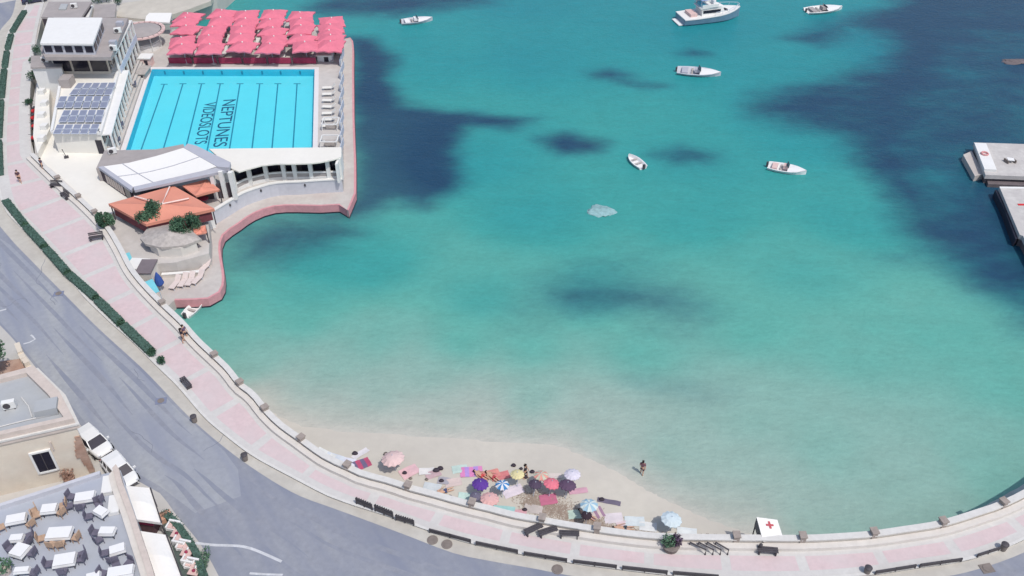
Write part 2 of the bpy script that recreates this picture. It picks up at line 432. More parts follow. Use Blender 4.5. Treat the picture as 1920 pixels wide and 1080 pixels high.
WEED = [
 ([(650,70),(700,72),(745,105),(735,150),(760,190),(840,205),(1010,222),(960,240),(880,240),(862,280),(870,350),(800,392),(740,380),(660,400),(655,200)], 1.5, 1.3),
 ([(590,-20),(945,-20),(935,14),(850,22),(740,34),(600,40),(560,20)], 2.0, .85),
 ([(1015,262),(1060,248),(1130,268),(1120,284),(1050,288)], 1.8, 1.35),
 ([(1225,288),(1280,276),(1350,290),(1320,306),(1260,304)], 2.0, 1.25),
 ([(1095,138),(1140,130),(1178,140),(1160,150),(1115,148)], 1.8, 1.2),
 ([(1165,158),(1210,152),(1250,160),(1200,168)], 1.6, .85),
 ([(1270,100),(1300,93),(1330,101),(1300,108)], 1.6, 1.1),
 ([(1385,200),(1420,175),(1500,150),(1570,128),(1640,110),(1655,75),(1600,60),(1540,88),(1470,72),(1560,38),(1640,12),(1700,-40),(2400,-40),(2400,70),(1880,80),(1800,140),(1760,240),(1750,340),(1780,430),(1790,470),(1700,420),(1640,345),(1590,318),(1560,270),(1460,235),(1400,222)], 2.6, 1.0),
 ([(1740,90),(1900,50),(2400,40),(2400,560),(1960,600),(1840,550),(1740,470),(1690,300)], 3.5, .84),
 ([(1700,420),(1800,400),(1960,420),(1960,620),(1900,590),(1830,560),(1760,500)], 3.0, .75),
 ([(980,560),(1050,500),(1180,480),(1290,530),(1350,580),(1320,620),(1200,630),(1080,600),(960,600)], 4.0, .82),
 ([(1150,712),(1250,712),(1380,738),(1330,760),(1230,752)], 2.5, .55),
 ([(410,430),(520,395),(650,392),(690,440),(600,470),(520,500),(440,520),(415,500)], 3.0, 1.05),
 ([(410,520),(430,545),(380,585),(330,590),(320,570),(380,560)], 1.5, .8),
 ([(1620,480),(1660,470),(1700,484),(1660,494)], 2.4, .8),
 ([(1880,630),(1950,615),(1960,650),(1900,645)], 1.6, .55),
 ([(1480,70),(1560,58),(1600,80),(1530,90)], 2.0, .5),
 ([(1880,110),(1960,90),(1960,140),(1900,135)], 2.0, .5),
 ([(1060,392),(1140,380),(1180,410),(1120,425)], 3.0, .3),
]
def poly_sd(px, py, poly):
    x = np.array([p.x for p in poly]); y = np.array([p.y for p in poly]); n = len(x)
    d = np.full(px.shape, 1e9); inside = np.zeros(px.shape, bool)
    for i in range(n):
        j = (i + 1) % n
        ex, ey = x[j] - x[i], y[j] - y[i]
        t = np.clip(((px - x[i]) * ex + (py - y[i]) * ey) / (ex * ex + ey * ey + 1e-9), 0, 1)
        d = np.minimum(d, np.hypot(px - x[i] - t * ex, py - y[i] - t * ey))
        c = ((y[i] > py) != (y[j] > py))
        with np.errstate(divide='ignore', invalid='ignore'):
            xi = (x[j] - x[i]) * (py - y[i]) / (y[j] - y[i] + 1e-12) + x[i]
        inside ^= c & (px < xi)
    return np.where(inside, d, -d)
def axis(lo, hi, st, outs): return sorted(set([-o for o in outs] + list(np.arange(lo, hi + .01, st)) + list(outs)))
xs = np.array([-1500., -700., -300., -160.] + list(np.arange(-100, 104.1, 1.0)) + [160., 300., 700., 1500.])
ys = np.array([-200., 0.] + list(np.arange(34, 172.1, 1.0)) + [200., 260., 400., 800., 1600., 3000.])
GX, GY = np.meshgrid(xs, ys); fx, fy = GX.ravel(), GY.ravel()
num = np.zeros_like(fx); den = np.zeros_like(fx)
pts = [(P(x, y, 0), t) for x, y, t in TONE] + [(p, .0) for p in L0]
for p, t in pts:
    d2 = (fx - p.x) ** 2 + ((fy - p.y)) ** 2 + 6.0
    w = d2 ** -1.7
    num += w * t; den += w
tone = num / den
# inshore of the waterline the tone runs to nothing
sandpoly = L0 + [P(1420, 1030, 0), P(1000, 1040, 0), P(600, 930, 0), P(440, 800, 0)]
sd = poly_sd(fx, fy, sandpoly)
tone = np.where(sd > 0, 0, tone * np.clip(-sd / 3.0, 0, 1) ** .5)
weed = np.zeros_like(fx)
for poly, soft, inten in WEED:
    s = poly_sd(fx, fy, [P(x, y, 0) for x, y in poly])
    soft = soft * 2.4 + .8; t = np.clip(.42 + s / (2 * soft), 0, 1); t = t * t * (3 - 2 * t)
    weed = np.maximum(np.maximum(weed, t * inten), 1.05 - (1.05 - np.minimum(weed, 1.05)) * (1 - np.minimum(t * inten, 1)))
# keep the very far water deep
far = np.clip((np.hypot(fx, fy) - 170) / 60, 0, 1); weed = np.maximum(weed, far * .8)
nx, ny = len(xs), len(ys)
me = bpy.data.meshes.new("sea")
me.from_pydata([(float(a), float(b), 0.0) for a, b in zip(fx, fy)], [], [(j * nx + i, j * nx + i + 1, (j + 1) * nx + i + 1, (j + 1) * nx + i) for j in range(ny - 1) for i in range(nx - 1)])
for nm, arr in (("depth_tone", tone), ("seagrass", weed)):
    at = me.attributes.new(nm, 'FLOAT', 'POINT'); at.data.foreach_set("value", arr.astype(np.float32))
for p in me.polygons: p.use_smooth = True
sea = link(bpy.data.objects.new("sea", me)); tag(sea, kind="structure")
def sea_material():
    m = bpy.data.materials.new("sea_water"); m.use_nodes = True
    nt = m.node_tree; nd = nt.nodes; lk = nt.links; b = nd["Principled BSDF"]
    def node(t, **k):
        n = nd.new(t)
        for a, v in k.items(): setattr(n, a, v)
        return n
    def mth(op, a, b_=None, clamp=False):
        n = node("ShaderNodeMath", operation=op, use_clamp=clamp)
        for i, v in enumerate((a, b_)):
            if v is None: continue
            if hasattr(v, "links"): lk.new(v, n.inputs[i])
            else: n.inputs[i].default_value = v
        return n.outputs[0]
    def noise(scale, det, vec, rough=.55):
        n = node("ShaderNodeTexNoise"); n.inputs["Scale"].default_value = scale; n.inputs["Detail"].default_value = det
        n.inputs["Roughness"].default_value = rough; lk.new(vec, n.inputs["Vector"]); return n.outputs["Fac"]
    geo = node("ShaderNodeNewGeometry").outputs["Position"]
    mp = node("ShaderNodeMapping"); mp.inputs["Scale"].default_value = (.62, 1.15, 1); mp.inputs["Rotation"].default_value = (0, 0, .12); lk.new(geo, mp.inputs["Vector"])
    at = node("ShaderNodeAttribute", attribute_name="depth_tone").outputs["Fac"]
    aw = node("ShaderNodeAttribute", attribute_name="seagrass").outputs["Fac"]
    n1 = noise(.07, 5, geo); n2 = noise(.11, 9, mp.outputs[0], .68); n3 = noise(.45, 7, mp.outputs[0], .68); n4 = noise(1.9, 4, mp.outputs[0], .7)
    edge = mth('MULTIPLY', mth('SUBTRACT', n1, .5), .12)
    t = mth('ADD', at, mth('MULTIPLY', edge, mth('MULTIPLY', at, 3.0, True)))
    t = mth('ADD', t, mth('MULTIPLY', mth('SUBTRACT', n3, .5), mth('MULTIPLY', at, .07)))
    ramp = node("ShaderNodeValToRGB"); cr_ = ramp.color_ramp
    stops = [(0, (209, 204, 193)), (.06, (190, 195, 184)), (.16, (170, 188, 177)), (.30, (140, 184, 171)), (.45, (104, 179, 165)), (.60, (72, 166, 159)), (.78, (52, 155, 157)), (1, (38, 138, 150))]
    while len(cr_.elements) < len(stops): cr_.elements.new(.5)
    for e, (pos, c) in zip(cr_.elements, stops):
        e.position = pos; e.color = (*[v * .80 for v in lin(c)], 1)
    lk.new(t, ramp.inputs[0])
    wv = mth('ADD', aw, mth('MULTIPLY', mth('SUBTRACT', n2, .5), mth('MULTIPLY', mth('MULTIPLY', aw, 3.0, True), 1.25)))
    wr = node("ShaderNodeMapRange", interpolation_type='SMOOTHSTEP'); wr.inputs[1].default_value = .05; wr.inputs[2].default_value = 1.1
    lk.new(wv, wr.inputs[0])
    # seagrass colour: greener inshore, deep blue offshore
    wc = node("ShaderNodeMix", data_type='RGBA'); wt = node('ShaderNodeMapRange'); wt.inputs[1].default_value = .42; wt.inputs[2].default_value = .68; lk.new(t, wt.inputs[0]); lk.new(wt.outputs[0], wc.inputs[0])
    wc.inputs[6].default_value = (*[v * .8 for v in lin((66, 112, 124))], 1); wc.inputs[7].default_value = (*[v * .8 for v in lin((38, 74, 102))], 1)
    mix = node("ShaderNodeMix", data_type='RGBA'); lk.new(wr.outputs[0], mix.inputs[0]); lk.new(ramp.outputs[0], mix.inputs[6]); lk.new(wc.outputs[2], mix.inputs[7])
    st = node("ShaderNodeMapRange"); st.inputs[1].default_value = .3; st.inputs[2].default_value = .7; st.inputs[3].default_value = .86; st.inputs[4].default_value = 1.13
    lk.new(mth('ADD', mth('MULTIPLY', n3, .55), mth('MULTIPLY', n4, .45)), st.inputs[0])
    sc = node("ShaderNodeVectorMath", operation='SCALE'); lk.new(mix.outputs[2], sc.inputs[0]); lk.new(st.outputs[0], sc.inputs["Scale"])
    lk.new(sc.outputs[0], b.inputs["Base Color"])
    b.inputs["Roughness"].default_value = .22; b.inputs["IOR"].default_value = 1.33; b.inputs["Specular IOR Level"].default_value = .35
    al = node("ShaderNodeMapRange", interpolation_type='SMOOTHSTEP'); al.inputs[1].default_value = 0.0; al.inputs[2].default_value = .06
    al.inputs[3].default_value = .06
    bp = node("ShaderNodeBump"); bp.inputs["Strength"].default_value = .35; bp.inputs["Distance"].default_value = .25
    lk.new(mth('ADD', n4, n3), bp.inputs["Height"]); lk.new(bp.outputs[0], b.inputs["Normal"])
    return m
me.materials.append(sea_material())

# beach sheet: dry slope at the wall, falling under the water
bx = np.arange(-26, 24.1, .6); by = np.arange(34, 64.1, .6)
BX, BY = np.meshgrid(bx, by); qx, qy = BX.ravel(), BY.ravel()
sd = poly_sd(qx, qy, sandpoly)
rng = np.random.default_rng(3)
bzv = np.where(sd > 0, np.minimum(sd * .10, .75) + .012, np.maximum(sd * .05, -3))
bzv = bzv + rng.normal(0, .015, bzv.shape) * (np.abs(sd) > .8)
me = bpy.data.meshes.new("beach")
nbx = len(bx)
me.from_pydata([(float(a), float(b), float(c)) for a, b, c in zip(qx, qy, bzv)], [], [(j * nbx + i, j * nbx + i + 1, (j + 1) * nbx + i + 1, (j + 1) * nbx + i) for j in range(len(by) - 1) for i in range(nbx - 1)])
for p in me.polygons: p.use_smooth = True
me.materials.append(M["sand"])
beach = link(bpy.data.objects.new("beach", me)); tag(beach, kind="structure")
def beach_z(x, y):
    s = float(poly_sd(np.array([x]), np.array([y]), sandpoly)[0])
    return min(s * .10, .75) + .012 if s > 0 else max(s * .05, -3)
def on_beach(px, py):
    z = .4
    for _ in range(4):
        p = P(px, py, z / SC); z = beach_z(p.x, p.y)
    p.z = z; return p

# ------------------------------------------------------------------ sea wall (parapet) along the promenade
seg = Scur
pl = MB().strip(offset(seg, 0), offset(seg, -.38), pz - .2, pz + .55)
wall_t = empty("sea_wall", Scur[len(Scur) // 2], "long cream parapet wall curving between promenade and beach", "wall")
pl.build("parapet", M["wall"], wall_t)
MB().strip(offset(seg, .07), offset(seg, -.45), pz + .552, pz + .64).build("coping", M["kerb"], wall_t)
MB().strip(offset(seg, -.453), offset(seg, -.95), pz - .1, pz + .34).build("ledge", M["wall"], wall_t)
for (x, y) in [(115,343),(153,378),(190,405),(311,577),(408,675),(456,727),(503,775),(570,831),(656,881),(768,919),(887,951),(1017,980),(1119,997),(1377,1013),(1500,1014),(1632,1006),(1760,986),(1872,950)]:
    q = nearest(P(x, y, ZP), Scur); i = min(range(len(Scur)), key=lambda k: (Scur[k] - q).length)
    t = Scur[min(i + 1, len(Scur) - 1)] - Scur[max(0, i - 1)]; a = math.atan2(t.y, t.x)
    nrm = Vector((t.y, -t.x, 0)).normalized()
    c = q + nrm * .2
    MB().box((c.x, c.y, pz + .45), (.42, .5, 1.0), a).box((c.x, c.y, pz + .99), (.55, .62, .10), a).build("pillar", M["pillar"], wall_t)

# ------------------------------------------------------------------ hedges along the kerb
def hedge(a, b, w, label, grp="clipped hedge strips along the kerb"):
    A, B = P(*a, ZP), P(*b, ZP); d = B - A; L = d.length; u = d.normalized(); n = Vector((-u.y, u.x, 0))
    t = empty("clipped_hedge", lerp(A, B, .5), label, "hedge", grp)
    mm = MB().box(lerp(A, B, .5) + Vector((0, 0, .24)), (L, w, .44), math.atan2(u.y, u.x))
    mm.build("hedge_body", M["hedge"], t)
    lv = MB()
    for _ in range(int(L * 110)):
        s, v = random.random(), random.uniform(-.5, .5)
        top = random.random() < .75
        p = A + d * s + n * (v * w if top else (w * .5 * (1 if v > 0 else -1))) + Vector((0, 0, .47 if top else random.uniform(.08, .45)))
        lv.leaves(p, (.04, .04, .03), 1, .10)
    lv.build("leaves", M["hedge"], t, fixn=False)
hs = [((12,380),(47,424)),((50,428),(84,465)),((88,470),(127,514)),((131,518),(180,561)),((184,566),(228,609)),((233,614),(283,662))]
hs = [(((a[0]), a[1]), b) for a, b in hs]
for i, (a, b) in enumerate(hs):
    hedge(a, b, .8, f"dark clipped hedge strip by the road, {ORD[i]} of six counted downhill")
hs2 = [((47,24),(24,62)),((22,68),(15,94)),((14,100),(10,128)),((9,134),(4,185)),((3,192),(-1,260)),((-1,268),(1,330))]
for i, (a, b) in enumerate(hs2):
    hedge(a, b, .75, f"dark clipped hedge strip beside the upper road, {ORD[i]} from its top end", "clipped hedge strips beside the upper road")
def shrub(px, py, r, label, name="round_shrub", grp=None, z=ZP, m="leafd"):
    p = P(px, py, z); t = empty(name, p, label, "shrub", grp)
    MB().tube([p, p + Vector((0, 0, r * .7))], [.06, .04], 6).build("stem", M["bark"], t)
    f = MB()
    for _ in range(6):
        c = p + Vector((random.uniform(-.4, .4) * r, random.uniform(-.4, .4) * r, r * random.uniform(.5, .95)))
        f.leaves(c, (r * .7, r * .7, r * .55), 60, .11 * max(1, r))
    f.build("foliage", M[m], t, fixn=False)
for i, (x, y) in enumerate([(49,426),(86,467),(129,516),(182,563),(230,611),(286,665),(303,680)]):
    shrub(x, y, .48, f"low dark shrub ending a kerb hedge, {ORD[i]} of seven counted downhill", grp="dark shrubs between kerb hedges")

# ------------------------------------------------------------------ lido: apron, deck, pool
ZA, ZD = 1.0, 2.4
XY = lambda pts, z: [Vector((p.x, p.y, 0)) for p in PP(pts, z)]
apron_edge = [(640,74),(661,75),(663,140),(664,220),(667,303),(667,362),(653,395),(635,384),(599,386),(520,386),(476,400),(445,421),(419,440),(413,467),(420,515),(417,540),(402,556),(380,561),(327,563)]
ae = cr(PP(apron_edge[:6], ZA), 1.5)[:-1] + [P(667,362,ZA), P(653,395,ZA), P(635,384,ZA)] + cr(PP(apron_edge[8:], ZA), 1.2)
ae = [Vector((p.x, p.y, 0)) for p in ae]
inner = XY([(311,577),(275,540),(250,508),(230,470),(215,440),(300,400),(380,380),(470,330),(600,310),(630,280),(630,120),(636,74)], ZA)
lido = empty("lido_terrace", P(450, 300, 0), "pale concrete lido terrace with pink painted edge standing in the sea", "terrace")
MB().prism([ae + inner], -4, ZS(ZA)).build("apron", M["apron"], lido)
MB().strip(offset(ae, .02), offset(ae, -.22), ZS(.16), ZS(ZA) + .02).build("pink_edge", M["pinkedge"], lido)
MB().strip(offset(ae, .045), offset(ae, -.10), -1.5, ZS(.16)).build("wet_footing", M["wet"], lido)
ccw_fix = sum(ae[i].x * ae[i + 1].y - ae[i + 1].x * ae[i].y for i in range(len(ae) - 1))
# raised pool deck with a hole for the basin
pool_px = [(285,130),(590,130),(586,300),(230,300)]
hole = XY(pool_px, ZD)
deck_px = [(310,56),(560,38),(640,66),(641,160),(642,336),(570,341),(507,346),(455,362),(389,402),(393,440),(392,475),(330,492),(245,498),(230,470),(205,430),(165,388),(120,348),(66,296),(60,200),(80,90),(200,60)]
MB().prism([XY(deck_px, ZD), hole], -2, ZS(ZD)).build("pool_deck", M["deck"], lido)

pool = empty("swimming_pool", P(420, 210, 1.0), "turquoise swimming pool with lane lines and club lettering on its floor", "swimming pool")
ZF = 1.45
MB().prism([offset_poly for offset_poly in [hole]], ZS(ZF) - .3, ZS(ZF)).build("pool_floor", M["pool"], pool)
wl = MB()
for i in range(4):
    a, b = hole[i], hole[(i + 1) % 4]; d = (b - a).normalized(); n = Vector((d.y, -d.x, 0))
    mid = (hole[0] + hole[2]) / 2
    if n.dot(mid - a) < 0: n = -n
    wl.add([a + Vector((0, 0, ZS(ZF))), b + Vector((0, 0, ZS(ZF))), b + Vector((0, 0, ZS(ZD) - .02)), a + Vector((0, 0, ZS(ZD) - .02))] + [p + n * .03 for p in (a + Vector((0, 0, ZS(ZF))), b + Vector((0, 0, ZS(ZF))), b + Vector((0, 0, ZS(ZD) - .02)), a + Vector((0, 0, ZS(ZD) - .02)))],
           [(0, 1, 2, 3), (7, 6, 5, 4), (0, 4, 5, 1), (1, 5, 6, 2), (2, 6, 7, 3), (3, 7, 4, 0)])
wl.build("pool_wall", M["poolwall"], pool, fixn=False)
def ring(px, z0, z1, w, name, m, parent):
    h = XY(px, ZD); c = sum(h, Vector()) / 4; out = []
    for i in range(4):
        p = h[i]; a = (p - h[i - 1]).normalized(); b = (h[(i + 1) % 4] - p).normalized()
        out.append(p + (a - b) * w)
    return MB().prism([out, h], z0, z1).build(name, m, parent)
ring(pool_px, ZS(ZD) - .05, ZS(ZD) + .07, .62, "coping", M["coping"], pool)
# lane lines on the floor
lanes = [((308,158),(258,300)),((343,157),(300,300)),((378,157),(343,300)),((413,157),(385,300)),((450,157),(427,300)),((487,157),(470,300)),((521,157),(508,300)),((557,157),(548,300))]
def floor_pt(x, y): return P(x, y, ZF)
for a, b in lanes:
    A, B = floor_pt(*a), floor_pt(*b); d = (B - A); u = d.normalized()
    zc = ZS(ZF) + .006
    c = lerp(A, B, .5)
    MB().box((c.x, c.y, zc), (d.length, .19, .012), math.atan2(u.y, u.x)).box((A.x, A.y, zc + .001), (1.0, .24, .012), 0).build("lane_line", M["lane"], pool)
    # lane cross on the end wall
    w = P(a[0] + 3 + (a[0] - 430) * .02, 138, 1.9)
    MB().box((w.x, hole[0].y - .05, ZS(1.95)), (.24, .05, .55)).build("wall_cross", M["lane"], pool)
def text_mesh(s, size):
    cu = bpy.data.curves.new("t", 'FONT'); cu.body = s; cu.size = size; cu.extrude = .006; cu.align_x = 'LEFT'
    ob = bpy.data.objects.new("t", cu); COL.objects.link(ob)
    dg = bpy.context.evaluated_depsgraph_get(); me = bpy.data.meshes.new_from_object(ob.evaluated_get(dg))
    bpy.data.objects.remove(ob); bpy.data.curves.remove(cu)
    return me
def lettering(s, top, bot, width):
    """text read downwards: starts at `top`, ends at `bot` (picture points on the pool floor)"""
    A, B = floor_pt(*top), floor_pt(*bot); d = B - A
    me = text_mesh(s, 1.0)
    co = [v.co.copy() for v in me.vertices]
    x0, x1 = min(c.x for c in co), max(c.x for c in co); y0, y1 = min(c.y for c in co), max(c.y for c in co)
    u = d.normalized(); n = Vector((-u.y, u.x, 0))
    for v, c in zip(me.vertices, co):
        q = A + d * ((c.x - x0) / (x1 - x0)) + n * ((c.y - y0) / (y1 - y0) * width)
        v.co = q - ORG[pool.name] + Vector((0, 0, .03 + c.z))
    me.materials.append(M["letter"]); me.name = "floor_lettering"
    o = link(bpy.data.objects.new("floor_lettering", me)); o.parent = pool
    o["label"] = "dark capitals reading " + s
lettering("NEPTUNES", (419,188), (399,276), 1.75)
lettering("VIDEOSLOTS", (384,193), (364,271), 1.6)
# water body surface
def pool_water_mat():
    m = bpy.data.materials.new("pool_water"); m.use_nodes = True
    nt = m.node_tree; nd = nt.nodes; lk = nt.links
    nd.remove(nd["Principled BSDF"])
    tr = nd.new("ShaderNodeBsdfTransparent"); tr.inputs[0].default_value = (.86, .97, .985, 1)
    gl = nd.new("ShaderNodeBsdfGlossy"); gl.inputs["Roughness"].default_value = .08
    fr = nd.new("ShaderNodeFresnel"); fr.inputs[0].default_value = 1.25
    n = nd.new("ShaderNodeTexNoise"); n.inputs["Scale"].default_value = 1.6; n.inputs["Detail"].default_value = 3
    g = nd.new("ShaderNodeNewGeometry"); lk.new(g.outputs["Position"], n.inputs["Vector"])
    bp = nd.new("ShaderNodeBump"); bp.inputs["Strength"].default_value = .15; bp.inputs["Distance"].default_value = .1
    lk.new(n.outputs["Fac"], bp.inputs["Height"]); lk.new(bp.outputs[0], gl.inputs["Normal"])
    mx = nd.new("ShaderNodeMixShader"); lk.new(fr.outputs[0], mx.inputs[0]); lk.new(tr.outputs[0], mx.inputs[1]); lk.new(gl.outputs[0], mx.inputs[2])
    lk.new(mx.outputs[0], nd["Material Output"].inputs[0]); return m
cen = sum(hole, Vector()) / 4
pw = [p + (cen - p).normalized() * .04 for p in reversed(hole)]
MB().add([(p.x, p.y, ZS(ZD) - .14) for p in pw], [(0, 1, 2, 3)]).build("water_surface", pool_water_mat(), pool, fixn=False)

# ------------------------------------------------------------------ pink parasols
CW = 3.85
def parasol_proto():
    t = empty("square_parasol", (0, 0, 0), "pink parasol", "parasol", "pink parasols on the lido deck")
    m = MB(); h0, h1 = 2.35, 3.0; n = 4
    ring_ = []
    for k in range(16):
        a = k / 16 * 2 * math.pi + math.pi / 4
        e = 1 / max(abs(math.cos(a)), abs(math.sin(a))); w = 1.0 if k % 2 == 0 else .93
        ring_.append(Vector((math.cos(a) * e * CW / 2 * w, math.sin(a) * e * CW / 2 * w, h0 + (0.05 if k % 2 else -.04))))
    mid = [Vector((p.x * .5, p.y * .5, h0 + .42)) for p in ring_]
    vs = [Vector((0, 0, h1))] + mid + ring_ + [p - Vector((p.x * .01, p.y * .01, .2)) for p in ring_]
    fs = [(0, 1 + k, 1 + (k + 1) % 16) for k in range(16)]
    fs += [(1 + k, 17 + k, 17 + (k + 1) % 16, 1 + (k + 1) % 16) for k in range(16)]
    fs += [(17 + k, 33 + k, 33 + (k + 1) % 16, 17 + (k + 1) % 16) for k in range(16)]
    m.add(vs, fs); m.build("canopy", M["canopy"], t, world=False, fixn=False)
    MB().tube([(0, 0, 0), (0, 0, h1)], .04, 8).build("pole", M["alu"], t, world=False)
    MB().lathe((0, 0, h1 - .02), [(.09, 0), (.11, .1), (.05, .2)], 8).build("finial", M["white"], t, world=False)
    MB().lathe((0, 0, 0), [(.35, 0), (.35, .08), (.06, .14)], 12).build("base", M["deck"], t, world=False)
    return t
px_cols = [
 [(297,405),(300,328),(325,235),(318,165),(343,112)],
 [(535,402),(550,315),(568,238),(640,160),(655,92)],
 [(820,388),(815,315),(840,240),(850,165),(880,102)],
 [(1090,398),(1095,325),(1118,245),(1102,165),(1105,103)],
 [(1385,388),(1375,312),(1375,240),(1372,165),(1370,105)],
 [(1625,380),(1625,318),(1632,262),(1640,215),(1645,155)]]
proto = parasol_proto(); first = True
PEAK = (3.1 + ZS(ZD)) / SC
ROWN = ["front", "second", "middle", "fourth", "back"]
for ci, col_ in enumerate(px_cols):
    for ri, (zx, zy) in enumerate(col_):
        p = P(280 + zx / 4.8, zy / 4.8, PEAK); p.z = ZS(ZD) + random.uniform(-.12, .16)
        if p.z < ZS(ZD): p.z = ZS(ZD)
        o = proto if first else copy_tree(proto); first = False
        p.x += random.uniform(-.25, .25); p.y += random.uniform(-.25, .25); o.location = p; o.rotation_euler = (random.uniform(-.05, .05), random.uniform(-.05, .05), random.uniform(-.3, .3))
        o.scale = (1, 1, 1 + random.uniform(-.02, .05))
        where = "nearest the clubhouse" if ci == 0 else "at the sea end" if ci == 5 else f"{ORD[ci]} of six from the clubhouse"
        o["label"] = f"pink parasol in the {ROWN[ri]} row from the pool, {where}"
# white parasols glimpsed between: white loungers under the canopies
def lounger_proto(name, m):
    t = empty(name, (0, 0, 0), "lounger", "sun lounger", "white sun loungers on the lido deck")
    MB().box((0, -.25, .34), (.62, 1.3, .07)).build("seat", m, t, world=False)
    MB().add([(-.31, .4, .32), (.31, .4, .32), (.31, .95, .78), (-.31, .95, .78), (-.31, .4, .39), (.31, .4, .39), (.31, .93, .85), (-.31, .93, .85)], [(3, 2, 1, 0), (4, 5, 6, 7), (0, 1, 5, 4), (1, 2, 6, 5), (2, 3, 7, 6), (3, 0, 4, 7)]).build("backrest", m, t, world=False)
    for x in (-.27, .27):
        for y in (-.8, .35): MB().box((x, y, .15), (.05, .05, .3)).build("leg", M["alu"], t, world=False)
    return t
lp = lounger_proto("sun_lounger", M["white"]); first = True
spots = [(365,95,"between the first two front parasols"),(420,96,"between the second and third front parasols"),(530,97,"between the fourth and fifth front parasols"),(590,100,"by the front right parasol, nearest the sea"),(430,68,"behind the second front row gap"),(482,80,"in the gap beside the fourth parasol column"),(485,55,"in the rear gap beside the fourth parasol column"),(540,58,"in the rear gap beside the fifth parasol column")]
for x, y, w in spots:
    p = P(x, y + 4, ZD + .4); p.z = ZS(ZD)
    o = lp if first else copy_tree(lp); first = False
    o.location = p; o.rotation_euler.z = random.uniform(-.4, .4); o.scale = (1.3, 1.3, 1.3); o["label"] = "white sun lounger " + w
# maroon panels stand in for the valance and shade under the front parasols
for i in range(6):
    a, b = P(318 + i * 46.5, 121, ZD), P(318 + i * 46.5 + 43, 121 - (.4), ZD)
    t = empty("windbreak_panel", lerp(a, b, .5), f"maroon panel standing for shade under the front parasols, {ORD[i]} from the left", "windbreak", "maroon shade panels by the pool")
    c = lerp(a, b, .5)
    MB().box(c + Vector((0, 0, .62)), ((b - a).length, .06, .9)).build("cloth", M["maroon"], t)
    for q in (a, b): MB().tube([q, q + Vector((0, 0, 1.15))], .035, 6).build("post", M["dark"], t)

# ------------------------------------------------------------------ right deck: white barrier and loungers
bar = empty("deck_barrier", P(641, 200, ZD), "blue grey panelled barrier between pool deck and sea walkway", "barrier")
for k in range(9):
    a, b = P(641.5, 78 + k * 24, ZD), P(641.8, 78 + k * 24 + 23, ZD)
    c = lerp(a, b, .5)
    MB().box(c + Vector((0, 0, .55)), (.08, abs((b - a).y) - .1, .95)).build("panel", M["alu"], bar)
    MB().box(a + Vector((0, 0, .6)), (.14, .14, 1.25)).build("post", M["white"], bar)
sl = lounger_proto("beach_lounger", M["cream"]); sl["group"] = "cream loungers on the narrow deck"; first = True
for i, y in enumerate((168, 180, 192, 204, 216, 228, 240)):
    o = sl if first else copy_tree(sl); first = False
    p = P(617, y, ZD); o.location = p; o.rotation_euler.z = R(-90) + random.uniform(-.1, .1)
    o["label"] = f"cream lounger on the narrow deck right of the pool, {ORD[i]} from the parasols"
def frame_box(px, py, w, d, label):
    p = P(px, py, ZD); t = empty("white_goal_frame", p, label, "goal frame", "white frames beside the pool")
    for sx in (-1, 1):
        MB().tube([p + Vector((sx * w / 2, -d / 2, 0)), p + Vector((sx * w / 2, -d / 2, .95)), p + Vector((sx * w / 2, d / 2, .95)), p + Vector((sx * w / 2, d / 2, 0))], .07, 6).build("side_frame", M["white"], t)
    for dy, z in ((-d / 2, .95), (d / 2, .95), (d / 2, .1)):
        MB().box(p + Vector((0, dy, z)), (w - .1, .13, .13)).build("crossbar", M["white"], t)
    MB().box(p + Vector((0, 0, .3)), (w * .6, d * .5, .5)).build("net_bundle", M["thatch"], t)
frame_box(621, 239, 2.0, 1.9, "white goal frame beside the pool, the farther one")
frame_box(619, 272, 2.1, 1.7, "white goal frame beside the pool, by the cream roof")
# awnings / cabins at the corner
def cabin(px, py, w, d, h, z, label, mw, mr, name="small_cabin", rz=0, cat="cabin"):
    p = P(px, py, z); t = empty(name, p, label, cat)
    ca = Matrix.Translation(p) @ Matrix.Rotation(rz, 4, 'Z')
    MB().box((0, 0, h / 2), (w, d, h), 0, ca).build("wall", mw, t)
    MB().box((0, 0, h + .07), (w + .3, d + .3, .14), 0, ca).build("roof", mr, t)
    MB().box((w * .1, -d / 2 - .01, h * .42), (w * .3, .05, h * .8), 0, ca).build("door", M["glass"], t)
    return t
cabin(625, 97, 2.6, 1.9, 1.9, ZD, "small white cabin between the last pink parasols and sea walkway", M["white"], M["white"])
cabin(611, 112, 2.2, 1.4, .9, ZD, "low white storage box beside the pool corner", M["white"], M["cream"], "storage_box", cat="box")

# ------------------------------------------------------------------ curved white terrace wall above the apron
wall_line = [P(642,337,ZD), P(570,342,ZD), P(507,347,ZD)] 
wl2 = cr(PP([(641,338),(600,340),(560,343),(530,344),(507,347),(480,355),(455,364),(422,384),(389,404)], ZD), 1.0)
tw = empty("terrace_wall", wl2[len(wl2) // 2], "curved pale grey painted wall below the cream roofed restaurant", "wall")
off1 = offset(wl2, .16)
sgn = 1 if off1[0].y < wl2[0].y else -1
MB().strip(offset(wl2, sgn * .12), offset(wl2, -sgn * .16), ZS(ZA) - .1, ZS(2.52)).build("wall_face", M["greywall"], tw)
MB().strip(offset(wl2, sgn * .2), offset(wl2, -sgn * .22), ZS(2.52) + .003, ZS(2.64)).build("coping", M["white"], tw)
for f in (.25, .55, .8):
    q = offset(wl2, sgn * .15)[int(f * len(wl2))]
    MB().lathe((q.x, q.y, ZS(2.05)), [(.12, 0), (.12, .2), (.05, .3)], 8).build("wall_lamp", M["dark"], tw)
# low white end pillar
e = wl2[-1]
MB().box((e.x, e.y, ZS(1.9)), (1.0, 1.0, ZS(2.0)), .6).build("end_pillar", M["white"], tw)
e2 = [P(389,404,ZD), P(391,430,ZD), P(392,472,ZD)]
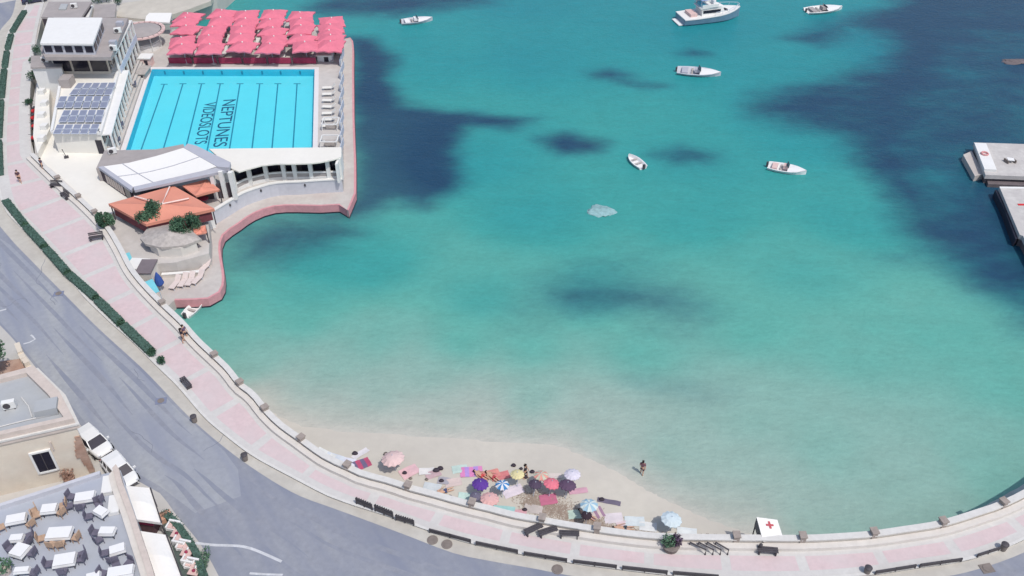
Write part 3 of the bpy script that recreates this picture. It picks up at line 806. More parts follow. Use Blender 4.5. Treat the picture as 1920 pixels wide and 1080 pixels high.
# ------------------------------------------------------------------ restaurant with the curved cream roof
rest = empty("restaurant", P(560, 320, ZD), "cream roofed restaurant with white pillars facing the bay", "restaurant")
ZR = 5.1
roof_px = [(392,279),(470,278),(557,277),(640,276),(640,294),(625,299),(600,304),(582,306),(550,307),(518,307),(490,310),(464,317),(448,322),(434,316)]
MB().prism([XY(roof_px, ZR)], ZS(ZR) - .16, ZS(ZR)).build("roof", M["cream"], rest)
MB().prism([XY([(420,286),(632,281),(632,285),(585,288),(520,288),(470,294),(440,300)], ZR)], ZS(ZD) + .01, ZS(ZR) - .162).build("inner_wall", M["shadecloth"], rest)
fl = cr(PP([(640,337),(585,338),(520,339),(490,344),(462,352),(444,362)], ZD + .02), .6)
sg = 1 if offset(fl, 1)[0].y < fl[0].y else -1
fl = offset(fl, -sg * .12)
MB().strip(fl, offset(fl, -sg * .25), ZS(ZD), ZS(ZD) + .42).build("plinth", M["white"], rest)
MB().strip(offset(fl, sg * .02), offset(fl, -sg * .16), ZS(ZD) + .95, ZS(ZD) + 1.13).build("rail", M["white"], rest)
MB().strip(offset(fl, -sg * .06), offset(fl, -sg * .1), ZS(ZD) + .42, ZS(ZD) + .95).build("glazed_balustrade", M["greyroof"], rest)
N = len(fl)
for k in range(8):
    q = offset(fl, -sg * .1)[int(k / 7 * (N - 1))]
    MB().box((q.x, q.y, (ZS(ZD) + ZS(ZR) - .162) / 2), (.46, .46, ZS(ZR) - .162 - ZS(ZD))).build("pillar", M["white"], rest)
for k in range(7):
    line = offset(fl, -sg * .9); a, b = line[int((k + .1) / 7 * (N - 1))], line[int((k + .9) / 7 * (N - 1))]
    c = lerp(a, b, .5); d = b - a
    MB().box((c.x, c.y, ZS(ZD) + 1.75), (d.length * .95, .06, 1.7), math.atan2(d.y, d.x)).build("window", M["glass"], rest)
MB().box(P(637, 312, ZD + 1.2), (.3, 3.4, 2.6)).build("end_wall", M["white"], rest)
# ------------------------------------------------------------------ white canopy building
can = empty("canopy_pavilion", P(300, 330, ZD), "large pavilion with a white fabric canopy in a grey frame", "pavilion")
zA, zB, zC, zD_ = 4.5, 4.5, 6.0, 6.0
A, B, Cc, D = P(194,312,zA), P(250,351,zB), P(407,312,zC), P(344,277,zD_)
back = [P(240,307,4.7), P(292,294,5.3)]
m = MB()
# fabric: a grid between the left edge (A-B) and the right edge (D-C), sagging slightly
nu, nv = 12, 8
grid = []
for i in range(nu + 1):
    u = i / nu
    t_ = lerp(lerp(A, back[0], min(1, u * 3)) if u < .33 else lerp(back[0], back[1], (u - .33) / .33) if u < .66 else lerp(back[1], D, (u - .66) / .34), lerp(A, D, u), .25)
    b_ = lerp(B, Cc, u)
    b_ = b_ + Vector((0, 0, -.25 * math.sin(math.pi * u)))
    for j in range(nv + 1):
        v = j / nv; q = lerp(t_, b_, v)
        grid.append(q + Vector((0, 0, -.10 * math.sin(math.pi * v) * math.sin(math.pi * u))))
fs = [(i * (nv + 1) + j, i * (nv + 1) + j + 1, (i + 1) * (nv + 1) + j + 1, (i + 1) * (nv + 1) + j) for i in range(nu) for j in range(nv)]
n0 = len(grid)
m.add(grid + [q - Vector((0, 0, .12)) for q in grid], fs + [tuple(k + n0 for k in reversed(f)) for f in fs])
m.build("canopy_fabric", M["awning"], can, smooth=True, fixn=False)
def bar3(a, b, w, name, mt, parent, lift=0.0):
    up = Vector((0, 0, lift)); return MB().tube([a + up, b + up], w, 6).build(name, mt, parent)
for u in (.33,): 
    i = int(u * nu); path = [grid[i * (nv + 1) + j] + Vector((0, 0, .03)) for j in range(nv + 1)]
    MB().tube(path, .05, 6).build("canopy_seam", M["slate"], can)
path = [grid[i * (nv + 1) + 4] + Vector((0, 0, .03)) for i in range(nu + 1)]
MB().tube(path, .05, 6).build("canopy_seam", M["slate"], can)
# grey gutters and frame round the canopy
MB().slab([P(344,276.5,zD_ + .05), P(352,269,zD_ + .1), P(368,273,zD_ + .1), P(432,304,zC + .1), P(430,314,zC + .05), P(408,312.5,zC + .05)], .5).build("grey_frame", M["slate"], can)
MB().slab([B + Vector((0, 0, .06)), P(252,357,zB), P(432,318,zC - .3), Cc + Vector((.5, 0, .0))], .3).build("front_gutter", M["slate"], can)
MB().slab([A + Vector((0, 0, .05)), P(184,313,zA), P(246,357,zB), B + Vector((0, 0, .05))], .35).build("side_gutter", M["slate"], can)
# left wall with lettered panels, other walls, posts
lw0, lw1 = P(188,317,zA - .3), P(246,357,zB - .3)
def vwall(a, b, z0, z1, th, name, mt, parent):
    d = b - a; c = lerp(a, b, .5)
    return MB().box((c.x, c.y, (z0 + z1) / 2), (math.hypot(d.x, d.y), th, z1 - z0), math.atan2(d.y, d.x)).build(name, mt, parent)
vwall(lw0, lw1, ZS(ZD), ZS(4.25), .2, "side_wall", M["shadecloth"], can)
dv = (lw1 - lw0); nrm = Vector((dv.y, -dv.x, 0)).normalized()
for k in range(7):
    a, b = lerp(lw0, lw1, .17 + k * .085), lerp(lw0, lw1, .17 + k * .085 + .06)
    a, b = a + nrm * .13, b + nrm * .13
    vwall(a, b, ZS(3.0), ZS(4.05), .05, "side_panel", M["cornice"], can)
vwall(lerp(lw0, lw1, .8) + nrm * .13, lerp(lw0, lw1, .98) + nrm * .13, ZS(2.9), ZS(4.15), .05, "side_window", M["glass"], can)
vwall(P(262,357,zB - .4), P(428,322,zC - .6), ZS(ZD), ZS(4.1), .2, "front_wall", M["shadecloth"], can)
for x, y, z in [(430,316,zC), (412,314,zC), (395,317,zC - .2)]:
    q = P(x, y, z); MB().box((q.x, q.y - .1, (ZS(ZD) + ZS(z) - .4) / 2), (.45, .45, ZS(z) - .4 - ZS(ZD))).build("post", M["white"], can)
q = P(425, 318, 5.6); MB().box((q.x - .4, q.y + .6, ZS(3.7)), (1.6, .2, ZS(2.6))).build("end_screen", M["white"], can)
# grey flat roof behind the canopy
MB().prism([XY([(180,316),(196,282),(292,280),(344,270),(346,277),(300,298),(240,308),(194,315)], 4.35)], ZS(ZD), ZS(4.35)).build("rear_roof", M["greyroof"], can)

# ------------------------------------------------------------------ orange tents
def tent(corners_px, z, peak_px, zp, label, group, legs=True, val=.35):
    c = PP(corners_px, z); pk = P(*peak_px, zp)
    base = sum(c, Vector()) / len(c)
    t = empty("orange_tent", (base.x, base.y, ZS(ZD)), label, "tent", group)
    m = MB(); n = len(c)
    N = 6; vs = []; fs = []
    for i in range(n):
        a, b = c[i], c[(i + 1) % n]; o = len(m.v); loc = []
        for r in range(N + 1):
            s = r / N
            for k in range(N + 1):
                q = lerp(pk, lerp(a, b, k / N), s) - Vector((0, 0, .22 * math.sin(math.pi * s) * math.sin(math.pi * (k / N))))
                loc.append(q)
        m.add(loc, [(r * (N + 1) + k, (r + 1) * (N + 1) + k, (r + 1) * (N + 1) + k + 1, r * (N + 1) + k + 1) for r in range(N) for k in range(N)])
        d = Vector((0, 0, -val)); o2 = []
        for k in range(N + 1): o2 += [lerp(a, b, k / N), lerp(a, b, k / N) + d]
        m.add(o2, [(2 * k, 2 * k + 1, 2 * k + 3, 2 * k + 2) for k in range(N)])
    m.build("canvas", M["orange"], t, fixn=False)
    if val > .3:  # hanging maroon sheets stand in for the shaded open underside
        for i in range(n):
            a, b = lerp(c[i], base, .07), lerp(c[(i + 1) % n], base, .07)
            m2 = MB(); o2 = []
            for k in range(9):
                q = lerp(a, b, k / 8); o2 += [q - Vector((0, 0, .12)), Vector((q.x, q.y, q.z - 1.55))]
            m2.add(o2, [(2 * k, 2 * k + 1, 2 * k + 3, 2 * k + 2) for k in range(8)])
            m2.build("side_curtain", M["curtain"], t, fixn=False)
    for q in c:
        qq = lerp(q, base, .04)
        MB().tube([(qq.x, qq.y, ZS(ZD)), (qq.x, qq.y, q.z - .05)], .07, 8).build("post", M["dark"], t)
    return t, c, pk
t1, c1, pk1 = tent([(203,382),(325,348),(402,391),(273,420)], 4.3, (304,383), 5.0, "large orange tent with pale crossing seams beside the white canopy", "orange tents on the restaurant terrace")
for i, (a, f) in enumerate([((252,368), 1), ((318,350), 1), ((354,372), 1), ((290,391), 1)]):
    MB().tube([pk1 + Vector((0, 0, .05)), lerp(pk1, P(a[0], a[1], 4.5), .55) + Vector((0, 0, .02)), P(a[0], a[1], 4.52)], .085, 6).build("seam", M["seam"], t1)
t2, c2, pk2 = tent([(341,348),(388,336),(412,355),(366,367)], 4.2, (377,351), 4.45, "small plain orange awning tucked beside the grey front gutter", "orange tents on the restaurant terrace", val=.25)
t3, c3, pk3 = tent([(362,428),(385,422),(388,436),(364,440)], 3.6, (375,431), 3.7, "tiny orange awning at the end of the white wall", "orange tents on the restaurant terrace", val=.15)
# dark interior: tables and counters under the large tent
for i, (x, y) in enumerate([(262,402),(300,405),(335,398),(360,388),(290,380),(385,368),(330,420)]):
    p = P(x, y + 14, ZD); t = empty("cafe_table", p, f"dark cafe table under the orange tents, {ORD[i]} of seven", "table", "dark cafe tables under the orange tents")
    MB().lathe(p + Vector((0, 0, .7)), [(.5, 0), (.5, .05)], 12).build("table_top", M["maroon"], t)
    MB().tube([p, p + Vector((0, 0, .7))], .05, 6).build("pedestal", M["dark"], t)

# ------------------------------------------------------------------ grey thatched kiosk roof, bushes
kp = P(318, 436, ZD)
kio = empty("thatched_kiosk", kp, "grey thatched kiosk in front of the orange tent", "kiosk")
MB().prism([XY([(276,446),(304,430),(346,432),(366,447),(336,457),(292,458)], 3.9)], ZS(ZD), ZS(3.4)).build("wall", M["wall"], kio)
ap = P(316, 434, 4.5); cs = PP([(262,446),(276,428),(318,420),(354,428),(378,448),(346,460),(302,464),(272,457)], 3.6)
m = MB(); m.add([ap] + cs + [q - Vector((0, 0, .3)) for q in cs], [(0, 1 + k, 1 + (k + 1) % 8) for k in range(8)] + [(1 + k, 9 + k, 9 + (k + 1) % 8, 1 + (k + 1) % 8) for k in range(8)])
m.build("thatch_roof", M["thatch"], kio, fixn=False)
def bush(px, py, z, r, h, label, grp=None):
    p = P(px, py, z); t = empty("bush", p, label, "bush", grp)
    tr = MB()
    for k in range(4):
        a = k * 1.6; tr.tube([p, p + Vector((math.cos(a) * r * .2, math.sin(a) * r * .2, h * .5)), p + Vector((math.cos(a) * r * .5, math.sin(a) * r * .5, h * .85))], [.12, .08, .03], 6)
    tr.build("stems", M["bark"], t)
    f = MB(); g = MB()
    for k in range(11):
        a = random.random() * 6.28; rr = r * math.sqrt(random.random()) * .75
        c = p + Vector((math.cos(a) * rr, math.sin(a) * rr, h * random.uniform(.5, 1.0)))
        (f if k % 3 else g).leaves(c, (r * .45, r * .45, h * .24), 420, .13, .2)
    f.build("foliage", M["leafd"], t, fixn=False); g.build("pale_foliage", M["leaf"], t, fixn=False)
bush(292, 434, ZD, 1.5, 3.3, "round green bush poking up before the orange tent")
bush(356, 452, ZD, 1.7, 2.9, "wide dark bush beside the tiny orange awning")
bush(205, 434, ZD, .9, 2.2, "grey green bush at the promenade wall left of the tent")

# ------------------------------------------------------------------ white terrace between promenade and pavilion
MB().prism([XY([(68,292),(98,250),(150,252),(190,258),(229,284),(186,318),(250,366),(262,392),(210,400),(206,424),(165,384),(120,344)], 2.8)], ZS(ZD) - .5, ZS(2.8)).build("upper_terrace", M["cream"], lido)
MB().prism([XY([(66,296),(120,346),(165,386),(204,426),(196,414),(150,368),(100,322)], 2.85)], ZS(2.5), ZS(3.05)).build("terrace_kerb", M["wall"], lido)
# stair pit with a dark side
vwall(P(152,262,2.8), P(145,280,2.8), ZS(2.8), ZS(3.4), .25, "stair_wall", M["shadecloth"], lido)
vwall(P(145,281,2.8), P(190,281,2.8), ZS(2.8), ZS(3.0), .25, "stair_wall", M["wall"], lido)
p = P(125, 296, 2.8); t = empty("mooring_cleat", p, "small dark fitting alone on the cream terrace", "fitting")
MB().box(p + Vector((0, 0, .12)), (.5, .35, .24), .4).build("base", M["dark"], t); MB().tube([p + Vector((0, 0, .2)), p + Vector((-.5, .5, .9))], .06, 6).build("arm", M["dark"], t)

# ------------------------------------------------------------------ solar building
sol = empty("club_annex", P(160, 195, ZD), "long low white club building carrying solar panels", "building")
ZB1 = 5.2
b1 = XY([(98,250),(118,137),(224,132),(189,252)], ZB1)
MB().prism([b1], ZS(ZD) - .2, ZS(ZB1)).build("wall", M["cream"], sol)
bb = [p for p in b1]
for i in range(4):
    a, b = bb[i], bb[(i + 1) % 4]
    vwall(a, b, ZS(ZB1), ZS(ZB1) + .35, .3, "parapet", M["white"], sol)
a, b = b1[2], b1[3]   # east front facing the pool
dv = (b - a); nrm = Vector((-dv.y, dv.x, 0)).normalized()
if nrm.x < 0: nrm = -nrm
for k in range(13):
    p0, p1 = lerp(a, b, .03 + k * .075), lerp(a, b, .03 + k * .075 + .05)
    vwall(p0 + nrm * .02, p1 + nrm * .02, ZS(ZD) + 1.7, ZS(ZD) + 2.9, .12, "window", M["glass"], sol)
    if k % 3 == 1: vwall(p0 + nrm * .02, p1 + nrm * .02, ZS(ZD) + .1, ZS(ZD) + 1.35, .10, "banner", M["pinkcloth"] if k % 2 else M["maroon"], sol)
for k in range(11):
    q = lerp(a, b, k / 10) + nrm * 1.1
    MB().box((q.x, q.y, (ZS(ZD) + ZS(ZB1)) / 2 - .1), (.22, .22, ZS(ZB1) - ZS(ZD) - .2)).build("gallery_column", M["white"], sol)
qa, qb = a + nrm * .6, b + nrm * .6
vwall(qa, qb, ZS(ZB1) - .2, ZS(ZB1) - .05, 1.3, "gallery_roof", M["white"], sol)
c, d = b1[3], b1[0]
vwall(lerp(c, d, .03), lerp(c, d, .16), ZS(2.8), ZS(2.8) + 1.9, .12, "doorway", M["glass"], sol)

panel_proto = None
def solar_group(gi, tl, tr, br, bl, cols, rows):
    global panel_proto
    TL, TR, BR, BL = P(*tl, ZB1 + .75), P(*tr, ZB1 + .75), P(*br, ZB1 + .3), P(*bl, ZB1 + .3)
    for r in range(rows):
        for c in range(cols):
            f = lambda u, v: lerp(lerp(TL, TR, u), lerp(BL, BR, u), v)
            g = .012
            q = [f(c / cols + g, r / rows + g * 2), f((c + 1) / cols - g, r / rows + g * 2), f((c + 1) / cols - g, (r + 1) / rows - g * 2), f(c / cols + g, (r + 1) / rows - g * 2)]
            cen = sum(q, Vector()) / 4
            gname = ["back", "second", "third", "front"][gi]
            t = empty("solar_panel", cen - Vector((0, 0, .3)), f"solar panel in the {gname} array, {'upper' if r == 0 else 'lower'} row, {ORD[c]} from the left", "solar panel", "solar panels on the white roof")
            MB().slab(q, .05).build("frame", M["alu"], t)
            inn = [lerp(v, cen, .10) + Vector((0, 0, .012)) for v in q]
            MB().slab(inn, .02).build("cells", M["panel"], t)
            MB().tube([lerp(q[0], q[1], .5) - Vector((0, 0, .05)), Vector((lerp(q[0], q[1], .5).x, lerp(q[0], q[1], .5).y, ZS(ZB1) + .01))], .03, 5).build("stand", M["alu"], t)
solar_group(0, (146,155), (218,154), (209,178), (128,178), 5, 2)
solar_group(1, (112,180), (208,179), (201,202), (103,202), 6, 2)
solar_group(2, (119,206), (197,205), (191,229), (108,229), 5, 2)
solar_group(3, (106,233), (188,232), (181,251), (98,251), 5, 2)

# ------------------------------------------------------------------ clubhouse
club = empty("clubhouse", P(160, 110, ZD), "grey roofed clubhouse with a white penthouse and dark loggia", "building")
ZU = 8.5
u1 = XY([(75,92),(84,107),(208,107),(240,34),(102,31)], ZU)
MB().prism([u1], ZS(ZU) - .5, ZS(ZU)).build("roof", M["greyroof"], club)
u2 = XY([(86,90),(92,98),(196,98),(228,36),(106,35)], ZU - .5)
MB().prism([u2], ZS(ZD) - .2, ZS(ZU) - .5).build("wall", M["facade"], club)
pent = XY([(77,79),(173,80),(190,35),(91,35)], 10.0)
MB().prism([pent], ZS(ZU), ZS(10.0) - .25).build("penthouse", M["greywall"], club)
MB().prism([XY([(75,81),(174,82),(192,33),(90,33)], 10.0)], ZS(10.0) - .25, ZS(10.0)).build("penthouse_roof", M["white"], club)
def windows_on(a, b, z0, z1, n, fill, name, mt, parent, outward, th=.1):
    for k in range(n):
        s = (k + .5) / n
        p0, p1 = lerp(a, b, s - fill / 2 / n), lerp(a, b, s + fill / 2 / n)
        vwall(p0 + outward * .02, p1 + outward * .02, z0, z1, th, name, mt, parent)
south = Vector((0, -1, 0))
windows_on(pent[0], pent[1], ZS(ZU) + .35, ZS(10) - .5, 5, .72, "penthouse_window", M["glass"], club, south)
ev = pent[2] - pent[1]; east = Vector((ev.y, -ev.x, 0)).normalized()
if east.x < 0: east = -east
windows_on(pent[1], pent[2], ZS(ZU) + .35, ZS(10) - .5, 4, .7, "penthouse_window", M["glass"], club, east)
windows_on(u2[1], u2[2], ZS(5.6), ZS(7.6), 3, .86, "loggia_opening", M["glass"], club, south, .2)
vwall(P(130,131,5.3), P(212,131,5.3), ZS(5.2), ZS(5.9), .2, "loggia_parapet", M["white"], club)
vwall(P(140,127,5.3), P(208,127,5.3), ZS(5.2), ZS(6.0), .1, "planter_box", M["hedge"], club)
ev = u2[3] - u2[2]; east = Vector((ev.y, -ev.x, 0)).normalized()
if east.x < 0: east = -east
for lev in range(2):
    windows_on(u2[2], u2[3], ZS(3.0 + lev * 2.6), ZS(4.7 + lev * 2.6), 6, .6, "window", M["glass"], club, east)
    qa, qb = u2[2] + east * .7, u2[3] + east * .7
    vwall(qa, qb, ZS(5.1 + lev * 2.55), ZS(5.25 + lev * 2.55), 1.4, "balcony_slab", M["white"], club)
    if lev == 0: vwall(u2[2] + east * 1.38, u2[3] + east * 1.38, ZS(5.25), ZS(5.95), .08, "balcony_railing", M["alu"], club)
for k in range(7):
    q = lerp(u2[2], u2[3], k / 6) + east * 1.25
    MB().box((q.x, q.y, (ZS(ZD) + ZS(7.6)) / 2), (.25, .25, ZS(7.6) - ZS(ZD))).build("balcony_post", M["white"], club)
for x, y in ((226, 48), (213, 84)):
    q = P(x, y, ZU); MB().box(q + Vector((0, 0, .3)), (.9, .7, .6)).build("roof_vent", M["slate"], club)
# low stair block on the left
st = empty("stair_block", P(90, 150, ZD), "low block with grey roof and white front between promenade and solar panels", "building")
MB().prism([XY([(60,128),(60,109),(118,108),(115,127)], 6.4)], ZS(ZD), ZS(6.4)).build("wall", M["white"], st)
MB().prism([XY([(58,129),(59,107),(119,106),(117,128)], 6.42)], ZS(6.42), ZS(6.6)).build("roof", M["greyroof"], st)
q = P(128, 160, ZB1); MB().box(q + Vector((0, 0, .6)), (1.4, 1.8, 1.2)).build("roof_hatch", M["greyroof"], st)
# narrow white side strip with small white tables, left of the panels
ss = empty("side_terrace", P(82, 210, ZD), "narrow white side terrace between promenade and the panel roof", "terrace")
MB().prism([XY([(72,130),(96,130),(92,185),(94,240),(70,288),(62,255),(66,190)], 3.6)], ZS(ZD), ZS(3.6)).build("floor", M["cream"], ss)
for k in range(5):
    q = P(80 + (k % 2) * 5, 175 + k * 22, 3.6)
    MB().box(q + Vector((0, 0, .3)), (.8, .9, .6)).build("planter", M["white"], ss)
# shrubs and people-height plants along the promenade edge by the clubhouse
for i, (x, y, r) in enumerate([(69,98,.8),(64,150,1.1),(55,196,.7),(62,118,.6)]):
    shrub(x, y, r, ["bushy dark plant at the clubhouse corner", "tall dark shrub beside the white stair block", "small dark shrub on the pavement edge below the stair block", "low dark plant between the corner bush and stair block"][i])
red_px = [(66,212),(67,240),(66,262),(65,225)]
for i, (x, y) in enumerate(red_px):
    p = P(x, y, ZP); t = empty("parked_scooter", p, f"red scooter parked along the white side terrace, {ORD[i]} from the promenade bend" , "scooter", "red scooters by the side terrace")
    MB().box(p + Vector((0, 0, .5)), (.3, 1.3, .35)).build("body", M["red"], t, bevel=.06)
    MB().box(p + Vector((0, .1, .78)), (.28, .6, .12)).build("saddle", M["dark"], t)
    MB().tube([p + Vector((-.3, -.55, 1.05)), p + Vector((.3, -.55, 1.05))], .03, 6).build("handlebar", M["dark"], t)
    for dy in (-.6, .6): MB().tube([p + Vector((-.06, dy, .25)), p + Vector((.06, dy, .25))], .25, 12).build("wheel", M["tyre"], t)
order = sorted(range(4), key=lambda k: -red_px[k][1])
for o in [o for o in bpy.data.objects if o.name.startswith("parked_scooter")]:
    k = 0 if "." not in o.name else int(o.name[-3:])
    o["label"] = f"red scooter along the white side terrace, {ORD[order.index(k)]} of four from the promenade bend"

# ------------------------------------------------------------------ pool-side seating steps
stp = empty("seating_steps", P(235, 200, ZD), "pale concrete seating steps along the left side of the pool", "steps")
f0, f1 = P(266,118,ZD), P(196,284,ZD)       # back line at the facade
g0, g1 = P(278,126,ZD), P(222,292,ZD)       # front line by the coping
for k in range(4):
    a0, b0 = lerp(g0, f0, k / 4), lerp(g1, f1, k / 4)
    MB().prism([[a0, b0, f1, f0] if True else None], ZS(ZD) + k * .38 - .01 + (0.0 if k else .0), ZS(ZD) + (k + 1) * .38 * .8).build("step", M["deck"], stp)
def chair_proto(name, m, grp):
    t = empty(name, (0, 0, 0), "chair", "chair", grp)
    MB().box((0, 0, .43), (.46, .46, .07)).build("seat", m, t, world=False)
    MB().box((0, .22, .72), (.46, .06, .5)).build("backrest", m, t, world=False)
    for x in (-.19, .19):
        for y in (-.19, .19): MB().box((x, y, .2), (.04, .04, .4)).build("leg", m, t, world=False)
    return t
cp = chair_proto("plastic_chair", M["chairdk"], "dark chairs on the seating steps"); first = True
for i, (x, y) in enumerate([(212,215),(210,222),(203,250),(197,268),(220,205),(222,265),(228,236),(252,160)]):
    o = cp if first else copy_tree(cp); first = False
    k = 2 if x < 215 else 1
    p = P(x, y, ZD + .8); p.z = ZS(ZD) + (k + 1) * .304 + .0
    o.location = p; o.rotation_euler.z = R(-90) + random.uniform(-.4, .4)
    o["label"] = ["dark chair on the steps, upper of the middle pair", "dark chair on the steps, lower of the middle pair", "dark chair on the steps above the terrace corner", "dark chair on the steps nearest the grey roof", "dark chair alone above the middle pair on the steps", "dark chair by the pool edge near the grey roof", "dark chair halfway along the lowest step", "dark chair at the far end of the steps"][i]
p = P(277, 118, ZD)
cabin(277, 122, 1.6, 1.5, 1.3, ZD, "small pink kiosk at the far left corner of the pool", M["pinkcloth"], M["white"], "pool_kiosk", cat="kiosk")
cabin(271, 142, 1.2, 2.6, .8, ZD, "brown low bench box beside the far left pool corner", M["greyroof"], M["thatch"], "bench_box", cat="box")

# ------------------------------------------------------------------ structures at the top left
tl = empty("gatehouse", P(130, 20, 2.5), "flat grey roofed low building at the top left behind the clubhouse", "building")
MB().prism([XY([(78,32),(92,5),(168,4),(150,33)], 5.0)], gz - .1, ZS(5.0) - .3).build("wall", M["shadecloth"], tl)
MB().prism([XY([(77,32),(91,3),(172,3),(152,33)], 5.0)], ZS(5.0) - .3, ZS(5.0)).build("roof", M["greyroof"], tl)
MB().prism([XY([(110,19),(115,9),(128,9),(124,19)], 5.05)], ZS(5.0), ZS(5.2)).build("roof_hatch", M["roofgrey"], tl)
MB().prism([XY([(153,33),(165,8),(174,10),(166,33)], 4.2)], gz - .1, ZS(4.2)).build("side_porch", M["white"], tl)
an = empty("grey_outbuilding", P(195, 25, 2.5), "grey outbuilding with brown roof right of the gatehouse", "building")
MB().prism([XY([(175,32),(178,10),(216,8),(213,31)], 4.0)], gz - .1, ZS(4.0) - .25).build("wall", M["wall"], an)
MB().prism([XY([(174,33),(177,9),(218,7),(215,32)], 4.0)], ZS(4.0) - .25, ZS(4.0)).build("roof", M["greyroof"], an)
for i, (x, y, r) in enumerate([(55,6,1.2),(185,4,1.4),(200,3,1.2),(222,8,.8)]):
    shrub(x, y, r, ["dark bush at the roadside above the gatehouse", "dark bush on the skyline behind the outbuilding", "second bush behind the outbuilding, further right", "small bush right of the outbuilding roof"][i])
rk = MB()
rkp = [(215,30),(228,6),(300,-4),(400,-8),(395,2),(352,18),(326,26),(300,38),(250,34)]
rk.prism([XY(rkp, 2.9)], gz - .3, ZS(2.9)).build("rock_shelf", M["rock"])
tag(bpy.data.objects["rock_shelf"], kind="structure")
te = empty("white_tent", P(300, 40, ZD), "white flat topped tent left of the pink parasols", "tent")
tq = [(274,30),(280,24),(322,24),(318,42),(272,40)]
MB().prism([XY(tq, 4.4)], ZS(4.2), ZS(4.4)).build("top", M["awning"], te)
for x, y in ((275,31),(318,40),(320,26)):
    q = P(x, y, 4.4); MB().tube([(q.x, q.y, ZS(ZD)), (q.x, q.y, ZS(4.2))], .06, 6).build("post", M["alu"], te)
# round bar
rb = P(272, 88, ZD); bar_ = empty("round_bar", rb, "round grey roofed poolside bar with pink and white rim", "bar")
MB().lathe(rb, [(2.5, 0), (2.5, 1.0)], 24).build("counter", M["white"], bar_)
MB().lathe(rb + Vector((0, 0, 2.5)), [(2.9, 0), (2.9, .18), (.3, .6)], 24).build("roof", M["greyroof"], bar_)
m = MB()
for k in range(24):
    a = k / 24 * 2 * math.pi; p0 = rb + Vector((math.cos(a) * 3.3, math.sin(a) * 3.3, 2.6)); m.box(p0, (.5, .95, .2), a + 0)
m.build("rim", M["pinkcloth"], bar_)
for k in range(8):
    a = k / 8 * 2 * math.pi; p0 = rb + Vector((math.cos(a) * 2.6, math.sin(a) * 2.6, 0)); MB().tube([p0, p0 + Vector((0, 0, 2.5))], .07, 6).build("post", M["white"], bar_)
ga = P(263, 58, ZD); t = empty("green_paddling_pool", ga, "small oval green tub behind the round bar", "tub")
MB().lathe(ga, [(1.3, 0), (1.4, .7), (1.25, .7), (1.2, .5)], 20, 1.2, .8).build("rim", M["white"], t)
MB().lathe(ga + Vector((0, 0, .5)), [(1.2, 0), (1.2, .1)], 20, 1.2, .8).build("cover", M["leaf"], t)

# ------------------------------------------------------------------ small bathing platform at the lido's near end
hut = cabin(266, 520, 1.7, 1.6, 1.7, ZA, "small white hut with a dark window on the bathing platform", M["white"], M["white"], "beach_hut", rz=-.1, cat="hut")
q = P(283, 528, ZA); t = empty("grey_shed", q, "dark grey flat roofed shed beside the white hut", "shed")
MB().box(q + Vector((0, 0, .95)), (1.5, 2.3, 1.9)).build("wall", M["wall"], t); MB().box(q + Vector((0, 0, 1.98)), (1.65, 2.45, .14)).build("roof", mat("charcoal_roof", (128, 118, 122), var=.12), t)
for x, y in ((250, 503), (292, 552)):
    pass
def tarp(px, py, w, d, rz, m, label, z=ZA):
    p = P(px, py, z); t = empty("shade_tarp", p, label, "tarpaulin")
    Mx = Matrix.Translation(p) @ Matrix.Rotation(rz, 4, 'Z')
    c = [Mx @ Vector(v) for v in ((-w/2, -d/2, 1.5), (w/2, -d/2, 1.6), (w/2, d/2, 1.85), (-w/2, d/2, 1.8))]
    MB().slab(c, .05).build("sheet", m, t)
    for v in c: MB().tube([(v.x, v.y, p.z), v - Vector((0, 0, .03))], .04, 6).build("pole", M["alu"], t)
tarp(246, 512, 1.1, 2.3, .55, M["cyan"], "pale cyan tarpaulin along the promenade wall by the white hut")
tarp(291, 562, 1.0, 2.1, .6, M["cyan"], "pale cyan tarpaulin at the near tip of the bathing platform")
p = P(303, 545, ZA); t = empty("blue_parasol", p, "folded deep blue beach parasol beside the dark grey shed", "parasol")
MB().lathe(p + Vector((0, 0, .7)), [(.25, 0), (.5, .3), (.35, 1.0), (.06, 1.7)], 10).build("canopy", M["blue"], t); MB().tube([p, p + Vector((0, 0, .75))], .04, 6).build("pole", M["alu"], t)
for i, (x, y, w) in enumerate([(330, 490, 5.6), (338, 503, 5.0), (345, 517, 4.4)]):
    p = P(x, y, ZA); t = empty("low_terrace_wall", p, f"low pale wall across the bathing platform, {ORD[i]} from the thatched kiosk", "wall", "low walls on the bathing platform")
    MB().box(p + Vector((0, 0, .2)), (w, .3, .42), .12).build("face", M["wall"], t); MB().box(p + Vector((0, 0, .43)), (w + .06, .38, .06), .12).build("coping", M["white"], t)
bl = lounger_proto("platform_lounger", M["sandcloth"]); bl["group"] = "loungers on the bathing platform"; first = True
for i, (x, y) in enumerate([(345, 532), (358, 530), (372, 527), (330, 536), (385, 505)]):
    o = bl if first else copy_tree(bl); first = False
    p = P(x, y, ZA); o.location = p; o.rotation_euler.z = random.uniform(-.5, .5)
    o["label"] = ["pale lounger in the middle of the bathing platform row", "pale lounger second from the right in the platform row", "pale lounger at the right end of the platform row", "pale lounger at the left end of the platform row", "pale lounger alone near the upper right platform edge"][i]
